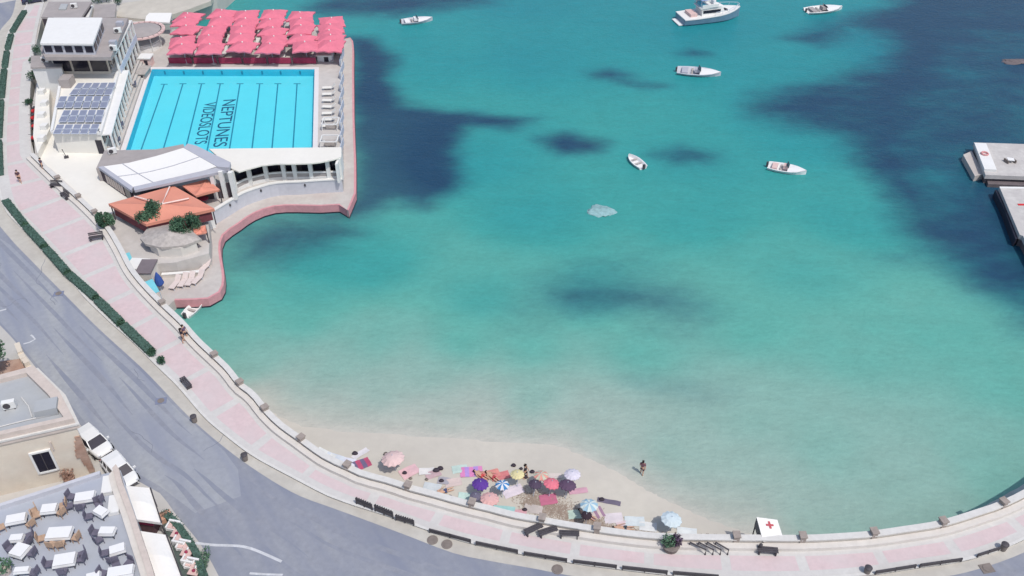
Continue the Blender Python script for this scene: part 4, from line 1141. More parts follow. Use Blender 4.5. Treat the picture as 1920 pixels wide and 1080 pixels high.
# dinghy by the platform
def dinghy(px, py, L, rz, label, mt, z=0.0):
    p = P(px, py, z); p.z -= .12; t = empty("dinghy", p, label, "boat")
    Mx = Matrix.Translation(p) @ Matrix.Rotation(rz, 4, 'Z')
    m = MB(); vs = []; n = 9
    for i in range(n):
        s = i / (n - 1); x = (s - .5) * L; w = L * .23 * (1 - max(0, (s - .45) / .55) ** 2.2 * .96) * (.82 + .18 * min(1, s * 4)); zz = .5 + .18 * s * s
        for (yy, z_) in ((w, zz), (w * .75, .12), (0, 0), (-w * .75, .12), (-w, zz), (-w * .84, zz), (-w * .6, .2), (0, .15), (w * .6, .2), (w * .84, zz)):
            vs.append(Mx @ Vector((x, yy, z_)))
    fs = [(i * 10 + k, (i + 1) * 10 + k, (i + 1) * 10 + (k + 1) % 10, i * 10 + (k + 1) % 10) for i in range(n - 1) for k in range(10)]
    fs += [tuple(range(9, -1, -1)), tuple((n - 1) * 10 + k for k in range(10))]
    m.add(vs, fs); m.build("hull", mt, t, smooth=False)
    for s in (-.15, .15): MB().box((s * L, 0, .4), (.25, L * .36, .05), 0, Mx).build("thwart", M["thatch"], t)
    MB().box((-L * .5 - .12, 0, .55), (.25, .28, .6), 0, Mx).build("outboard_motor", M["dark"], t)
    return t
dinghy(366, 580, 3.0, 1.2, "small white dinghy moored off the tip of the bathing platform", M["white"])
dinghy(1192, 306, 3.4, 2.05, "little white rowing boat alone in the middle of the bay", M["cloth"])

# ------------------------------------------------------------------ stone piers on the right
pr = empty("stone_pier", P(1910, 300, 0), "upper pale stone pier with a white slab on its end", "pier")
MB().prism([XY([(1826,267),(2010,273),(2010,334),(1848,328)], 1.2)], ZS(.72), ZS(1.2)).build("platform", M["concrete"], pr)
MB().prism([XY([(1829,269),(2010,275),(2010,331),(1850,326)], 1.2)], -3, ZS(.72)).build("footing", M["pier_side"], pr)
MB().prism([XY([(1827,268),(1849,268.5),(1869,318),(1846,317)], 1.5)], ZS(1.2), ZS(1.5)).build("end_slab", M["white"], pr)
MB().prism([XY([(1806,290),(1822,283),(1846,326),(1828,330)], .7)], -3, ZS(.7)).build("lower_step", M["apron"], pr)
MB().prism([XY([(1850,334),(2010,340),(2010,352),(1853,345)], .4)], -3, ZS(.4)).build("foot_ledge", M["pier_side"], pr)
for k in range(5):
    q = P(1870 + k * 30, 338, .5); MB().box((q.x, q.y + .3, ZS(.6)), (.8, .35, .7)).build("fender", M["pier_side"], pr)
p2 = empty("lower_pier", P(1960, 440, 0), "lower pale stone pier at the right edge", "pier")
MB().prism([XY([(1874,350),(2010,352),(2030,560),(1960,520),(1918,442),(1912,440)], 1.3)], ZS(.8), ZS(1.3)).build("platform", M["concrete"], p2)
MB().prism([XY([(1877,352),(2010,354),(2030,558),(1962,519),(1920,442),(1914,441)], 1.3)], -3, ZS(.8)).build("footing", M["pier_side"], p2)
MB().strip([P(1872,349,1.32), P(1890,385,1.32), P(1911,440,1.32)], [P(1868,350,1.32), P(1886,386,1.32), P(1907,442,1.32)], -1, ZS(.9)).build("wet_side", M["wet"], p2)  # shade of the left face painted as a near-black strip
MB().strip([P(1874,350,1.34), P(2010,352,1.34)], [P(1875,353,1.34), P(2010,355,1.34)], ZS(1.3), ZS(1.36)).build("edge_stone", M["white"], p2)
p = P(1893, 304, 1.2); t = empty("folding_bench", p, "white bench with dark ends in the middle of the upper pier", "bench")
MB().box(p + Vector((0, 0, .42)), (.8, .7, .08), -.2).build("seat", M["cloth"], t)
for s in (-1, 1): MB().box(p + Vector((s * .5, s * .05, .2)), (.14, .85, .4), .25).build("end_support", M["stone"], t)
p = P(1846, 289, 1.5); t = empty("life_ring", p, "faded red ring lying on the white slab of the upper pier", "life ring")
m = MB(); path = [p + Vector((math.cos(a) * .4, math.sin(a) * .4, .1)) for a in [k / 16 * 2 * math.pi for k in range(17)]]
m.tube(path, .12, 6); m.build("ring", cloth_mat("faded_red", (224, 160, 160)), t)
p = P(1918, 384, 1.3); t = empty("beach_towel", p, "thin red towel lying on the lower pier", "towel"); MB().box(p + Vector((0, 0, .03)), (1.2, .35, .04)).build("cloth", M["red"], t)

# ------------------------------------------------------------------ shoals and half submerged rocks
def shoal(px, py, w, d, h, label, mt="rockg", sub=0.0, rz=0.0, grp="pale rocks breaking the bay's surface"):
    p = P(px, py, 0); bm = bmesh.new(); bmesh.ops.create_icosphere(bm, subdivisions=4, radius=1)
    sd_ = random.random() * 50
    from mathutils import noise as mn
    for v in bm.verts:
        q = v.co.copy()
        n = mn.fractal(q * 1.3 + Vector((sd_, 0, 0)), 1.0, 2.0, 5); n2 = mn.fractal(q * 4 + Vector((0, sd_, 0)), 1.0, 2.0, 3)
        v.co = Vector((q.x * w * (1 + .45 * n), q.y * d * (1 + .45 * n), q.z * h * (1 + .45 * n2) - sub * .55))
    for f in bm.faces: f.smooth = True
    me = bpy.data.meshes.new("shoal_rock"); bm.to_mesh(me); bm.free(); me.materials.append(M[mt])
    o = link(bpy.data.objects.new("shoal_rock", me)); o.location = p; o.rotation_euler.z = rz
    tag(o, label, "rock", grp)
shoal(1125, 394, 1.7, 1.5, .3, "round pale shoal rock in the centre of the bay, below the rowing boat", sub=.12)
def motorboat(px, py, L, rz, label, hull, seat):
    t = dinghy(px, py, L, rz, label, M[hull]); t.name = "moored_motorboat"; ORG[t.name] = t.location.copy()
    for ch in [c for c in bpy.data.objects if c.parent == t]: pass
    Mx = Matrix.Translation(t.location) @ Matrix.Rotation(rz, 4, 'Z')
    MB().add([Mx @ Vector(v) for v in ((.02*L, L*.19, .5), (.02*L, -L*.19, .5), (.5*L, 0, .72), (.3*L, -L*.13, .63), (.3*L, L*.13, .63), (.02*L, 0, .62))], [(0, 5, 4), (1, 3, 5), (5, 3, 2, 4)]).build("foredeck", M["cloth"], t, fixn=False)
    MB().box((-.04 * L, 0, .72), (.12 * L, L * .16, .5), 0, Mx).build("console", M[seat], t)
    MB().add([Mx @ Vector(v) for v in ((.03*L, L*.11, .8), (.03*L, -L*.11, .8), (-.02*L, -L*.1, 1.2), (-.02*L, L*.1, 1.2), (.045*L, L*.11, .8), (.045*L, -L*.11, .8), (-.005*L, -L*.1, 1.2), (-.005*L, L*.1, 1.2))], [(0, 1, 2, 3), (7, 6, 5, 4), (0, 4, 5, 1), (1, 5, 6, 2), (2, 6, 7, 3), (3, 7, 4, 0)]).build("windscreen", M["glass"], t)
    MB().box((-.32 * L, 0, .5), (.14 * L, L * .3, .16), 0, Mx).build("stern_bench", M[seat], t)
    return t
motorboat(1475, 320, 4.8, R(-22), "small pale motorboat moored at the edge of the dark weed", "cloth", "pinkcloth")
motorboat(1310, 138, 6.6, R(-12), "grey motorboat moored below the motor cruiser", "greywall", "slate")
motorboat(1545, 20, 6.8, R(14), "white motorboat moored right of the motor cruiser", "white", "greyroof")
motorboat(782, 41, 5.4, R(16), "pale motorboat moored beyond the pink parasols", "greywall", "cloth")
shoal(1905, 116, 2.5, 1.0, .3, "brown rock showing through the dark water far right", "pier_side", sub=.1)

ft = [q for q in Scur if q.x > P(1600, 1007, ZP).x]
o2 = offset(ft, 2.6); rs = random.Random(9); N = 6; vs = []
for i, (a, b) in enumerate(zip(offset(ft, -.1), o2)):
    g = min(1, i / 6)
    for j in range(N + 1):
        u = j / N; q = lerp(a, b, u * (.35 + .65 * g) + rs.uniform(-.03, .03))
        vs.append((q.x, q.y, .5 * (1 - u) ** 1.3 * g - .12 * u + rs.uniform(-.06, .06) * (1 - u) - .03))
m = MB(); m.add(vs, [(i * (N + 1) + j, i * (N + 1) + j + 1, (i + 1) * (N + 1) + j + 1, (i + 1) * (N + 1) + j) for i in range(len(ft) - 1) for j in range(N)])
tag(m.build("rock_footing", mat("submerged_rock", (190, 198, 192), var=.3, scale=1.2, bump=.5), smooth=True), kind="structure")

# ------------------------------------------------------------------ motor cruiser at the top
def cruiser(px, py, rz, label):
    p = P(px, py, 0); p.z -= .3; t = empty("motor_cruiser", p, label, "boat")
    Mx = Matrix.Translation(p) @ Matrix.Rotation(rz, 4, 'Z')
    L, W = 11.0, 4.2; m = MB(); vs = []; n = 13
    def hw(s): return W / 2 * (1 - max(0, (s - .5) / .5) ** 2.4 * .97) * (.93 + .07 * min(1, s * 5))
    for i in range(n):
        s = i / (n - 1); x = (s - .5) * L; w = hw(s); top = 1.35 + .55 * s * s
        vs += [Mx @ Vector(v) for v in ((x, w, top), (x, w * .93, .55), (x, w * .7, .05), (x, 0, -.25), (x, -w * .7, .05), (x, -w * .93, .55), (x, -w, top))]
    fs = [(i * 7 + k, (i + 1) * 7 + k, (i + 1) * 7 + k + 1, i * 7 + k + 1) for i in range(n - 1) for k in range(6)]
    fs += [tuple(range(6, -1, -1)), tuple((n - 1) * 7 + k for k in range(7))]
    fs += [(i * 7 + 6, (i + 1) * 7 + 6, (i + 1) * 7, i * 7) for i in range(n - 1)]
    m.add(vs, fs); m.build("hull", M["navy"], t)
    d = MB(); vs = []
    for i in range(n):
        s = i / (n - 1); x = (s - .5) * L; w = hw(s) + .05; top = 1.36 + .55 * s * s
        vs += [Mx @ Vector((x, w, top)), Mx @ Vector((x, -w, top)), Mx @ Vector((x, w, top + .14)), Mx @ Vector((x, -w, top + .14))]
    fs = []
    for i in range(n - 1):
        a, b = 4 * i, 4 * i + 4; fs += [(a + 2, b + 2, b + 3, a + 3), (a, b, b + 2, a + 2), (a + 3, b + 3, b + 1, a + 1), (a + 1, b + 1, b, a)]
    fs += [(0, 2, 3, 1), (4 * n - 4, 4 * n - 3, 4 * n - 1, 4 * n - 2)]
    d.add(vs, fs).build("deck", M["white"], t)
    def loft(secs, name, mt):
        m = MB(); vs = []
        for x, w, z0, z1, wt in secs: vs += [Mx @ Vector(v) for v in ((x, w, z0), (x, wt, z1), (x, -wt, z1), (x, -w, z0))]
        k = len(secs); fs = [(4 * i + j, 4 * i + 4 + j, 4 * i + 4 + (j + 1) % 4, 4 * i + (j + 1) % 4) for i in range(k - 1) for j in range(4)] + [(3, 2, 1, 0), tuple(4 * k - 4 + j for j in range(4))]
        m.add(vs, fs); return m.build(name, mt, t)
    loft([(-2.2, 1.35, 1.5, 2.7, 1.2), (1.6, 1.25, 1.5, 2.75, 1.1), (3.1, .9, 1.7, 2.0, .8)], "cabin", M["white"])
    loft([(1.55, 1.17, 1.95, 2.72, 1.1), (2.75, 1.0, 1.95, 2.16, .93)], "windscreen", M["glass"])
    for s in (-1, 1): MB().box((-.4, s * 1.29, 2.2), (3.2, .08, .5), 0, Mx).build("side_window", M["glass"], t)
    loft([(-2.6, 1.4, 2.75, 2.87, 1.4), (1.3, 1.15, 2.78, 2.9, 1.15)], "flybridge_deck", M["white"])
    for s in (-1, 1): MB().box((-.8, s * 1.3, 3.15), (3.0, .08, .5), 0, Mx).build("flybridge_coaming", M["white"], t)
    loft([(-2.6, 1.35, 4.2, 4.28, 1.3), (-.2, 1.3, 4.25, 4.33, 1.25)], "bimini_top", cloth_mat("bimini_blue", (150, 176, 214)))
    for x in (-2.5, -.3):
        for s in (-1, 1): MB().tube([Mx @ Vector((x, s * 1.25, 2.85)), Mx @ Vector((x, s * 1.25, 4.25))], .04, 6).build("bimini_pole", M["alu"], t)
    MB().box((.5, .35, 3.2), (.5, .9, .7), 0, Mx).build("helm_console", M["cloth"], t)
    MB().box((-1.8, 0, 3.1), (.7, 2.0, .45), 0, Mx).build("bench_seat", M["cyan"], t)
    MB().box((-3.6, 0, 1.75), (1.2, 2.4, .5), 0, Mx).build("stern_seat", M["pinkcloth"], t)
    MB().box((-L / 2 - .4, 0, .45), (.9, 2.9, .14), 0, Mx).build("swim_platform", M["cloth"], t)
    rail = [Mx @ Vector(((s - .5) * L, hw(s) * .94, 2.1 + .55 * s * s)) for s in (.5, .62, .74, .86, .97)]; rail2 = [Mx @ Vector(((s - .5) * L, -hw(s) * .94, 2.1 + .55 * s * s)) for s in (.97, .86, .74, .62, .5)]
    MB().tube(rail + rail2, .035, 6).build("bow_rail", M["alu"], t)
    for q in rail + rail2: MB().tube([q, q - Vector((0, 0, .65))], .025, 5).build("stanchion", M["alu"], t)
cruiser(1330, 36, R(16), "white motor cruiser with grey blue hull moored at the top of the bay")

# ------------------------------------------------------------------ cars
def car_proto(paint, label):
    t = empty("parked_car", (0, 0, 0), label, "car", "cars parked beside the cream house")
    L, W = 3.9, 1.68
    prof = [(-1.95, .38, .62, .74), (-1.88, .28, .86, .80), (-1.5, .24, .93, .84), (-.2, .24, .92, .84), (.85, .24, .91, .82), (1.4, .26, .86, .78), (1.75, .30, .76, .68), (1.95, .38, .58, .52)]
    m = MB(); vs = []
    for x, z0, z1, w in prof:
        vs += [(x, w - .06, z0), (x, w, z0 + .14), (x, w, z1 - .14), (x, w - .1, z1), (x, -w + .1, z1), (x, -w, z1 - .14), (x, -w, z0 + .14), (x, -w + .06, z0)]
    k = len(prof); fs = [(8 * i + j, 8 * i + 8 + j, 8 * i + 8 + (j + 1) % 8, 8 * i + (j + 1) % 8) for i in range(k - 1) for j in range(8)] + [tuple(range(7, -1, -1)), tuple(8 * k - 8 + j for j in range(8))]
    m.add(vs, fs); m.build("body", paint, t, world=False, bevel=.06, smooth=True)
    cab = [(-1.78, .74, .9, .9, .72), (-1.45, .76, .9, 1.40, .60), (.38, .77, .9, 1.40, .58), (1.0, .70, .88, .90, .68)]
    m = MB(); vs = []
    for x, w, z0, z1, wt in cab: vs += [(x, w, z0), (x, wt, z1), (x, -wt, z1), (x, -w, z0)]
    fs = [(4 * i + j, 4 * i + 4 + j, 4 * i + 4 + (j + 1) % 4, 4 * i + (j + 1) % 4) for i in range(3) for j in range(4)] + [(3, 2, 1, 0), (12, 13, 14, 15)]
    m.add(vs, fs); m.build("glasshouse", M["glass"], t, world=False)
    MB().add([(-1.5, .66, 1.36), (-.7, .67, 1.44), (.40, .62, 1.40), (.40, -.62, 1.40), (-.7, -.67, 1.44), (-1.5, -.66, 1.36), (-1.5, .66, 1.43), (-.7, .60, 1.51), (.36, .54, 1.45), (.36, -.54, 1.45), (-.7, -.60, 1.51), (-1.5, -.66, 1.43)],
             [(0, 1, 7, 6), (1, 2, 8, 7), (2, 3, 9, 8), (3, 4, 10, 9), (4, 5, 11, 10), (5, 0, 6, 11), (6, 7, 10, 11), (7, 8, 9, 10), (5, 4, 1, 0), (4, 3, 2, 1)]).build("roof", paint, t, world=False)
    for s in (-1, 1):
        for a, b in (((1.0, s * .72, .9), (.36, s * .60, 1.42)), ((-.5, s * .79, .9), (-.6, s * .64, 1.43)), ((-1.78, s * .74, .9), (-1.35, s * .62, 1.4)), ((-1.2, s * .79, .9), (-1.25, s * .63, 1.42))):
            MB().tube([a, b], .05, 6).build("pillar", paint, t, world=False)
        MB().box((.75, s * .92, .95), (.12, .2, .14)).build("wing_mirror", paint, t, world=False)
        MB().box((1.80, s * .52, .64), (.16, .24, .13)).build("headlight", M["clear"], t, world=False)
        MB().box((-1.93, s * .62, .74), (.08, .2, .26)).build("tail_light", M["redlight"], t, world=False)
        for x in (-1.25, 1.22):
            w = MB().tube([(x, s * .70, .31), (x, s * .86, .31)], .31, 16).build("wheel", M["tyre"], t, world=False)
            MB().tube([(x, s * .855, .31), (x, s * .875, .31)], .2, 12).build("rim", M["rim"], w, world=False)
        MB().box((.2, s * .845, .72), (.18, .03, .03)).build("door_handle", M["dark"], t, world=False)
    MB().box((1.93, 0, .5), (.08, .9, .14)).build("grille", M["dark"], t, world=False)
    MB().box((-1.95, 0, .42), (.06, 1.4, .16)).build("bumper", M["dark"], t, world=False)
    return t
car = car_proto(M["carwhite"], "white hatchback parked nearest the corner of the cream house")
d = P(258, 925, 2.5) - P(140, 780, 2.5); ang = math.atan2(d.y, d.x)
p = P(180, 838, 2.5); car.location = p; car.rotation_euler.z = ang + .1
c2 = copy_tree(car); c2.location = P(229, 892, 2.5); c2.rotation_euler.z = ang + .02
c2["label"] = "white hatchback parked in front of the white awning"
cb = car_proto(M["carblue"], "navy car cut by the top left edge, above the kerb hedge"); cb.location = P(66, 4, 2.5); cb.rotation_euler.z = R(25)
cb["group"] = "cars on the upper road"

# ------------------------------------------------------------------ cream house at the left
hs_ = empty("cream_house", P(60, 860, 2.5), "cream house with a flat grey roof and one dark window", "house")
zr = 8.0
fc = [P(-200, 862, zr), P(137, 787, zr), P(110, 737, zr), P(62, 690, zr), P(-200, 760, zr)]
hxy = [Vector((q.x, q.y, 0)) for q in fc]
MB().prism([hxy], gz - .2, ZS(7.25)).build("wall", M["facade"], hs_)
def grow(poly, d):
    c = sum(poly, Vector()) / len(poly); return [q + (q - c).normalized() * d for q in poly]
MB().prism([grow(hxy, .28)], ZS(7.25), ZS(7.55)).build("cornice", M["cornice"], hs_)
MB().prism([grow(hxy, .42)], ZS(7.55), ZS(7.7)).build("cornice_cap", M["kerb"], hs_)
MB().prism([grow(hxy, .1), grow(hxy, -.75)], ZS(7.7), ZS(8.15)).build("parapet", M["cornice"], hs_)
MB().prism([grow(hxy, -.75)], ZS(7.7), ZS(7.78)).build("roof", M["roofgrey"], hs_)
q = P(98, 770, 7.8); MB().box(q + Vector((-.3, 0, .35)), (1.6, 1.3, .7), .3).build("roof_box", M["roofgrey"], hs_)
# front wall window
fa, fb = hxy[0], hxy[1]; dv = (fb - fa).normalized(); nrm = Vector((dv.y, -dv.x, 0))
def on_front(px, py, z):
    """picture ray met with the front wall plane -> distance along the wall, height"""
    a = (px - 960) / F; b = (py - 540) / F; ray = Vector((a, CP - b * SP, -SP - b * CP)); o = Vector((0, 0, HC * SC))
    t = (fa - o).dot(nrm) / ray.dot(nrm); return o + ray * t
w0, w1 = on_front(72, 842, 0), on_front(95, 887, 0)
wc = on_front(83, 864, 0)
def wbox(c, w, h, th, name, mt, parent, out=.0):
    c = c + nrm * out; return MB().box(c, (w, th, h), math.atan2(dv.y, dv.x)).build(name, mt, parent)
wf = wbox(wc, 1.25, 2.1, .12, "window", M["glass"], hs_, .03)
for dx in (-.70, .70): wbox(wc + dv * dx, .16, 2.4, .16, "frame", M["white"], wf, .06)
for dz in (-1.13, 1.13): wbox(wc + Vector((0, 0, dz)), 1.24, .16, .2, "sill" if dz < 0 else "lintel", M["white"], wf, .07)
wbox(wc, .06, 2.1, .14, "mullion", M["dark"], wf, .04)
wbox(on_front(97, 835, 0), .12, .9, .12, "drain_pipe", M["cornice"], hs_, .08)
cr_ = on_front(125, 850, 0)
bm_ = MB()
for k in range(9):
    wk = .35 + .5 * math.exp(-((k - 4.5) / 2.2) ** 2) + random.uniform(-.08, .08)
    cc = fb - dv * (wk * .5 + .02); bm_.box((cc.x, cc.y, gz + .55 + k * .46), (wk, .24 + random.uniform(0, .05), .455), math.atan2(dv.y, dv.x))
bm_.build("weathered_quoin", M["rust"], hs_)
q = P(132, 903, 2.5); t = empty("potted_plant", q, "brown dried plant in a pot at the foot of the cream house corner", "plant")
MB().lathe(q, [(.35, 0), (.45, .5), (.38, .5)], 12).build("pot", M["rust"], t)
f = MB(); f.leaves(q + Vector((0, 0, .95)), (.6, .6, .5), 180, .13); f.build("foliage", M["rust"], t, fixn=False)
# ruined walls and tree behind the house
rw = empty("ruined_wall", P(40, 690, 2.5), "crumbling cream wall enclosing brown ground beside the road", "wall")
rwl = [P(-60, 728, 5.0), P(20, 700, 5.0), P(62, 704, 5.0), P(58, 690, 4.6), P(40, 665, 4.2), P(30, 640, 3.6)]
line = cr(rwl, .7); m = MB()
for k in range(len(line) - 1):
    a, b = line[k], line[k + 1]; c = lerp(a, b, .5); h = ZS(lerp(5.0, 3.5, k / len(line))) + random.uniform(-.35, .25)
    m.box((c.x, c.y, (gz + h) / 2), ((b - a).length + .02, .45 + random.uniform(-.05, .05), h - gz), math.atan2((b - a).y, (b - a).x))
m.build("masonry", M["facade"], rw)
MB().prism([XY([(-80,740),(20,705),(60,706),(40,672),(-80,690)], 3.2)], gz, ZS(3.2)).build("brown_yard", M["rust"], rw)
def tree(px, py, z, R_, H_, label):
    p = P(px, py, z); t = empty("leafy_tree", p, label, "tree")
    m = MB(); m.tube([p, p + Vector((.1, .1, H_ * .3)), p + Vector((.05, 0, H_ * .55))], [.3, .24, .18], 10)
    for k in range(6):
        a = k * 1.05; m.tube([p + Vector((.05, 0, H_ * .45)), p + Vector((math.cos(a) * R_ * .35, math.sin(a) * R_ * .35, H_ * .65)), p + Vector((math.cos(a) * R_ * .7, math.sin(a) * R_ * .7, H_ * .8))], [.13, .09, .04], 6)
    m.build("trunk", M["bark"], t)
    for nm, mt, cnt in (("crown", "leafd", 22), ("crown_highlights", "leaf", 10)):
        f = MB()
        for k in range(cnt):
            a = random.random() * 6.28; rr = R_ * math.sqrt(random.random()) * .85
            zc = H_ * (.55 + .42 * random.random() * (1 - .5 * (rr / R_) ** 2)) + (.25 if nm != "crown" else 0)
            f.leaves(p + Vector((math.cos(a) * rr, math.sin(a) * rr, zc)), (R_ * .32, R_ * .32, H_ * .12), 300, .13, .2)
        f.build(nm, M[mt], t, fixn=False)
tree(-18, 722, 2.5, 2.3, 5.2, "dark green tree at the left edge above the ruined wall")

def ac_unit(p, rz, label):
    t = empty("air_conditioner", p, label, "air conditioner", "air conditioning units on the roofs")
    Mx = Matrix.Translation(p) @ Matrix.Rotation(rz, 4, 'Z')
    MB().box((0, 0, .42), (.95, .4, .7), 0, Mx).build("casing", M["white"], t, bevel=.03)
    MB().tube([Mx @ Vector((-.15, -.2, .42)), Mx @ Vector((-.15, -.225, .42))], .27, 14).build("fan_grille", M["dark"], t)
    for x in (-.35, .35): MB().box((x, 0, .03), (.08, .5, .07), 0, Mx).build("foot", M["dark"], t)
for x, y, z, rz, lab in [(222, 62, 8.5, .3, "air conditioner on the grey clubhouse roof, the farther one"), (214, 95, 8.5, -.2, "air conditioner on the grey clubhouse roof, at its near corner"), (20, 765, 7.78, .3, "air conditioner on the flat roof of the cream house"), (140, 15, 5.0, .2, "air conditioner on the gatehouse roof"), (86, 117, 6.6, 0, "air conditioner on the low stair block roof"), (212, 288, 4.35, .4, "air conditioner on the grey roof behind the white canopy")]:
    ac_unit(P(x, y, z), rz, lab)
for k, (a, b) in enumerate([((0, 800), (95, 778)), ((40, 745), (60, 782))]):
    MB().tube([P(*a, 7.85), lerp(P(*a, 7.85), P(*b, 7.85), .5) + Vector((.1, .1, 0)), P(*b, 7.85)], .05, 6).build("roof_pipe", M["kerb"], hs_)

# ------------------------------------------------------------------ restaurant terrace, bottom left
zt = 4.6
tb = empty("terrace_building", P(100, 1000, 2.5), "pale blue grey roof terrace with a beige parapet", "building")
tpx = [(-120, 985), (0, 952), (188, 890), (226, 882), (252, 960), (290, 1080), (316, 1180), (-120, 1200)]
txy = XY(tpx, zt)
MB().prism([txy], gz - .2, ZS(zt)).build("terrace_floor", M["terrace"], tb)
pe = [P(188, 888, zt), P(222, 882, zt), P(234, 915, zt), P(252, 962, zt), P(272, 1022, zt), P(291, 1080, zt), P(318, 1180, zt)]
pe = cr(pe, .6); pe = [Vector((q.x, q.y, 0)) for q in pe]
MB().strip(pe[2:], offset(pe, -.42)[2:], ZS(zt) - 1.0, ZS(zt) + .75).build("parapet", M["cornice"], tb)
MB().strip(offset(pe, -.43)[2:], offset(pe, -.85)[2:], ZS(zt), ZS(zt) + .5).build("planter_ledge", M["wall"], tb)
pb = [P(-120, 985, zt), P(0, 951, zt), P(100, 919, zt), P(190, 889, zt)]
MB().strip(pb, [q + Vector((.1, -.3, 0)) for q in pb], ZS(zt), ZS(zt) + .4).build("back_wall", M["greywall"], tb)
for i, (x, y) in enumerate([(204, 913), (216, 950)]):
    q = P(x, y, zt); MB().box(q + Vector((0, 0, .2)), (.8, 1.7, .36), .25).build("seat_block", M["white"], tb)
def table_proto(w, d, name="dining_table"):
    t = empty(name, (0, 0, 0), "table", "table", "white tables on the roof terrace")
    MB().box((0, 0, .74), (w, d, .06)).build("table_top", M["cloth"], t, world=False, bevel=.02)
    MB().add([(-w/2-.01, -d/2-.01, .72), (w/2+.01, -d/2-.01, .72), (w/2+.01, d/2+.01, .72), (-w/2-.01, d/2+.01, .72), (-w/2-.06, -d/2-.05, .5), (w/2+.06, -d/2-.05, .5), (w/2+.06, d/2+.05, .5), (-w/2-.06, d/2+.05, .5)], [(0, 4, 5, 1), (1, 5, 6, 2), (2, 6, 7, 3), (3, 7, 4, 0)]).build("tablecloth_hem", M["cloth"], t, world=False, fixn=False)
    for x in (-1, 1):
        for y in (-1, 1): MB().box((x * (w / 2 - .1), y * (d / 2 - .1), .36), (.06, .06, .72)).build("leg", M["dark"], t, world=False)
    return t
chd = chair_proto("terrace_chair", M["chairdk"], "chairs round the terrace tables"); chb = chair_proto("terrace_chair", M["chairbr"], "chairs round the terrace tables")
used = {"d": False, "b": False}
tabs = [ # px, py, w, d, rot, chair kind, chair angles, words
 (158, 930, 1.55, .95, .2, "d", (160, 205, 255, 340), "by the far corner of the terrace"),
 (91, 952, 1.2, .85, .15, "b", (200, 340, 20), "along the back wall, second from the left edge"),
 (29, 971, 1.5, .85, .25, "b", (200, 330, 30), "along the back wall, nearest the left edge"),
 (188, 957, 1.05, .75, -.5, "d", (150, 230), "just in front of the far corner table"),
 (110, 998, 1.9, 1.1, .08, "b", (190, 250, 290, 345), "in the middle of the terrace, the largest"),
 (200, 994, 1.2, .7, 0, "d", (180, 235), "beside the parapet, second row"),
 (30, 1007, 1.0, .6, .1, "d", (20, 340), "at the left edge, small one behind the square table"),
 (36, 1030, 1.15, 1.15, -.3, "d", (180, 10), "square one at the left edge"),
 (120, 1048, 1.6, 1.1, .2, "d", (180, 270, 0, 20), "in front of the large middle table"),
 (219, 1028, 1.15, .8, .4, "d", (170, 240), "beside the parapet, third row"),
 (40, 1067, 1.1, .45, .1, "d", (350,), "narrow one at the bottom left"),
 (225, 1070, 1.9, .9, .2, "d", (120, 170, 60), "beside the parapet at the bottom edge"),
 (174, 1080, 1.0, .7, .3, "d", (200,), "cut by the bottom edge")]
for x, y, w, d, rz, kd, angs, words in tabs:
    p = P(x, y, zt + .65); p.z = ZS(zt)
    t = table_proto(w * .88, d * .88); t.location = p; t.rotation_euler.z = rz; t["label"] = "white table " + words + " of the roof terrace" if "terrace" not in words else "white table " + words
    for j, a in enumerate(angs):
        a_ = R(a); dx, dy = math.cos(a_), math.sin(a_)
        rr = min((w / 2 + .28) / max(abs(dx), .01), (d / 2 + .28) / max(abs(dy), .01))
        q = Vector((dx * rr, dy * rr, 0)); q.rotate(Matrix.Rotation(rz, 3, 'Z'))
        pr_ = chd if kd == "d" else chb
        if not used[kd]: o = pr_; used[kd] = True
        else: o = copy_tree(pr_)
        o.location = p + q; o.rotation_euler.z = math.atan2(q.y, q.x) - math.pi / 2 + random.uniform(-.25, .25); o.scale = (1.15, 1.15, 1.1)
        side = ["right", "far right", "far", "far left", "left", "near left", "near", "near right"][int(((a + 22.5) % 360) // 45)]
        side2 = {0: "", }
        o["label"] = f"{'dark' if kd == 'd' else 'tan'} chair, {side} of the table {words}".replace(" of the terrace", "").replace("at the left edge, small one behind the square table", "small, behind the square table")
p = P(12, 1074, zt); t = empty("potted_shrub", p, "green shrub at the bottom left corner of the roof terrace", "plant")
MB().lathe(p, [(.35, 0), (.45, .45), (.38, .45)], 12).build("pot", M["cornice"], t); f = MB(); f.leaves(p + Vector((0, 0, .8)), (.7, .7, .4), 200, .14); f.build("foliage", M["leaf"], t, fixn=False)
p = P(20, 1040, zt)

# white awnings over the street tables
def awning(quad, z, label):
    q = PP(quad, z); c = sum(q, Vector()) / 4
    t = empty("street_awning", (c.x, c.y, gz), label, "awning", "white awnings along the roof terrace wall")
    m = MB(); N = 6; g = []
    for i in range(N + 1):
        for j in range(N + 1):
            u, v = i / N, j / N; g.append(lerp(lerp(q[0], q[1], u), lerp(q[3], q[2], u), v) + Vector((0, 0, .28 * math.sin(math.pi * u) * (1 - abs(2 * v - 1)) - .05 * math.sin(math.pi * v))))
    fs = [(i * (N + 1) + j, (i + 1) * (N + 1) + j, (i + 1) * (N + 1) + j + 1, i * (N + 1) + j + 1) for i in range(N) for j in range(N)]
    m.add(g, fs)
    for a, b in ((0, 1), (1, 2), (2, 3), (3, 0)):
        m.add([q[a], q[b], q[b] - Vector((0, 0, .28)), q[a] - Vector((0, 0, .28))], [(0, 1, 2, 3)])
    m.build("fabric", M["awning"], t, smooth=False, fixn=False)
    for v in q:
        vv = lerp(v, c, .05); MB().tube([(vv.x, vv.y, gz), (vv.x, vv.y, v.z - .03)], .06, 8).build("post", M["dark"], t)
    MB().tube([q[1] + Vector((0, 0, .02)), q[2] + Vector((0, 0, .02))], .06, 6).build("edge_rail", M["dark"], t)
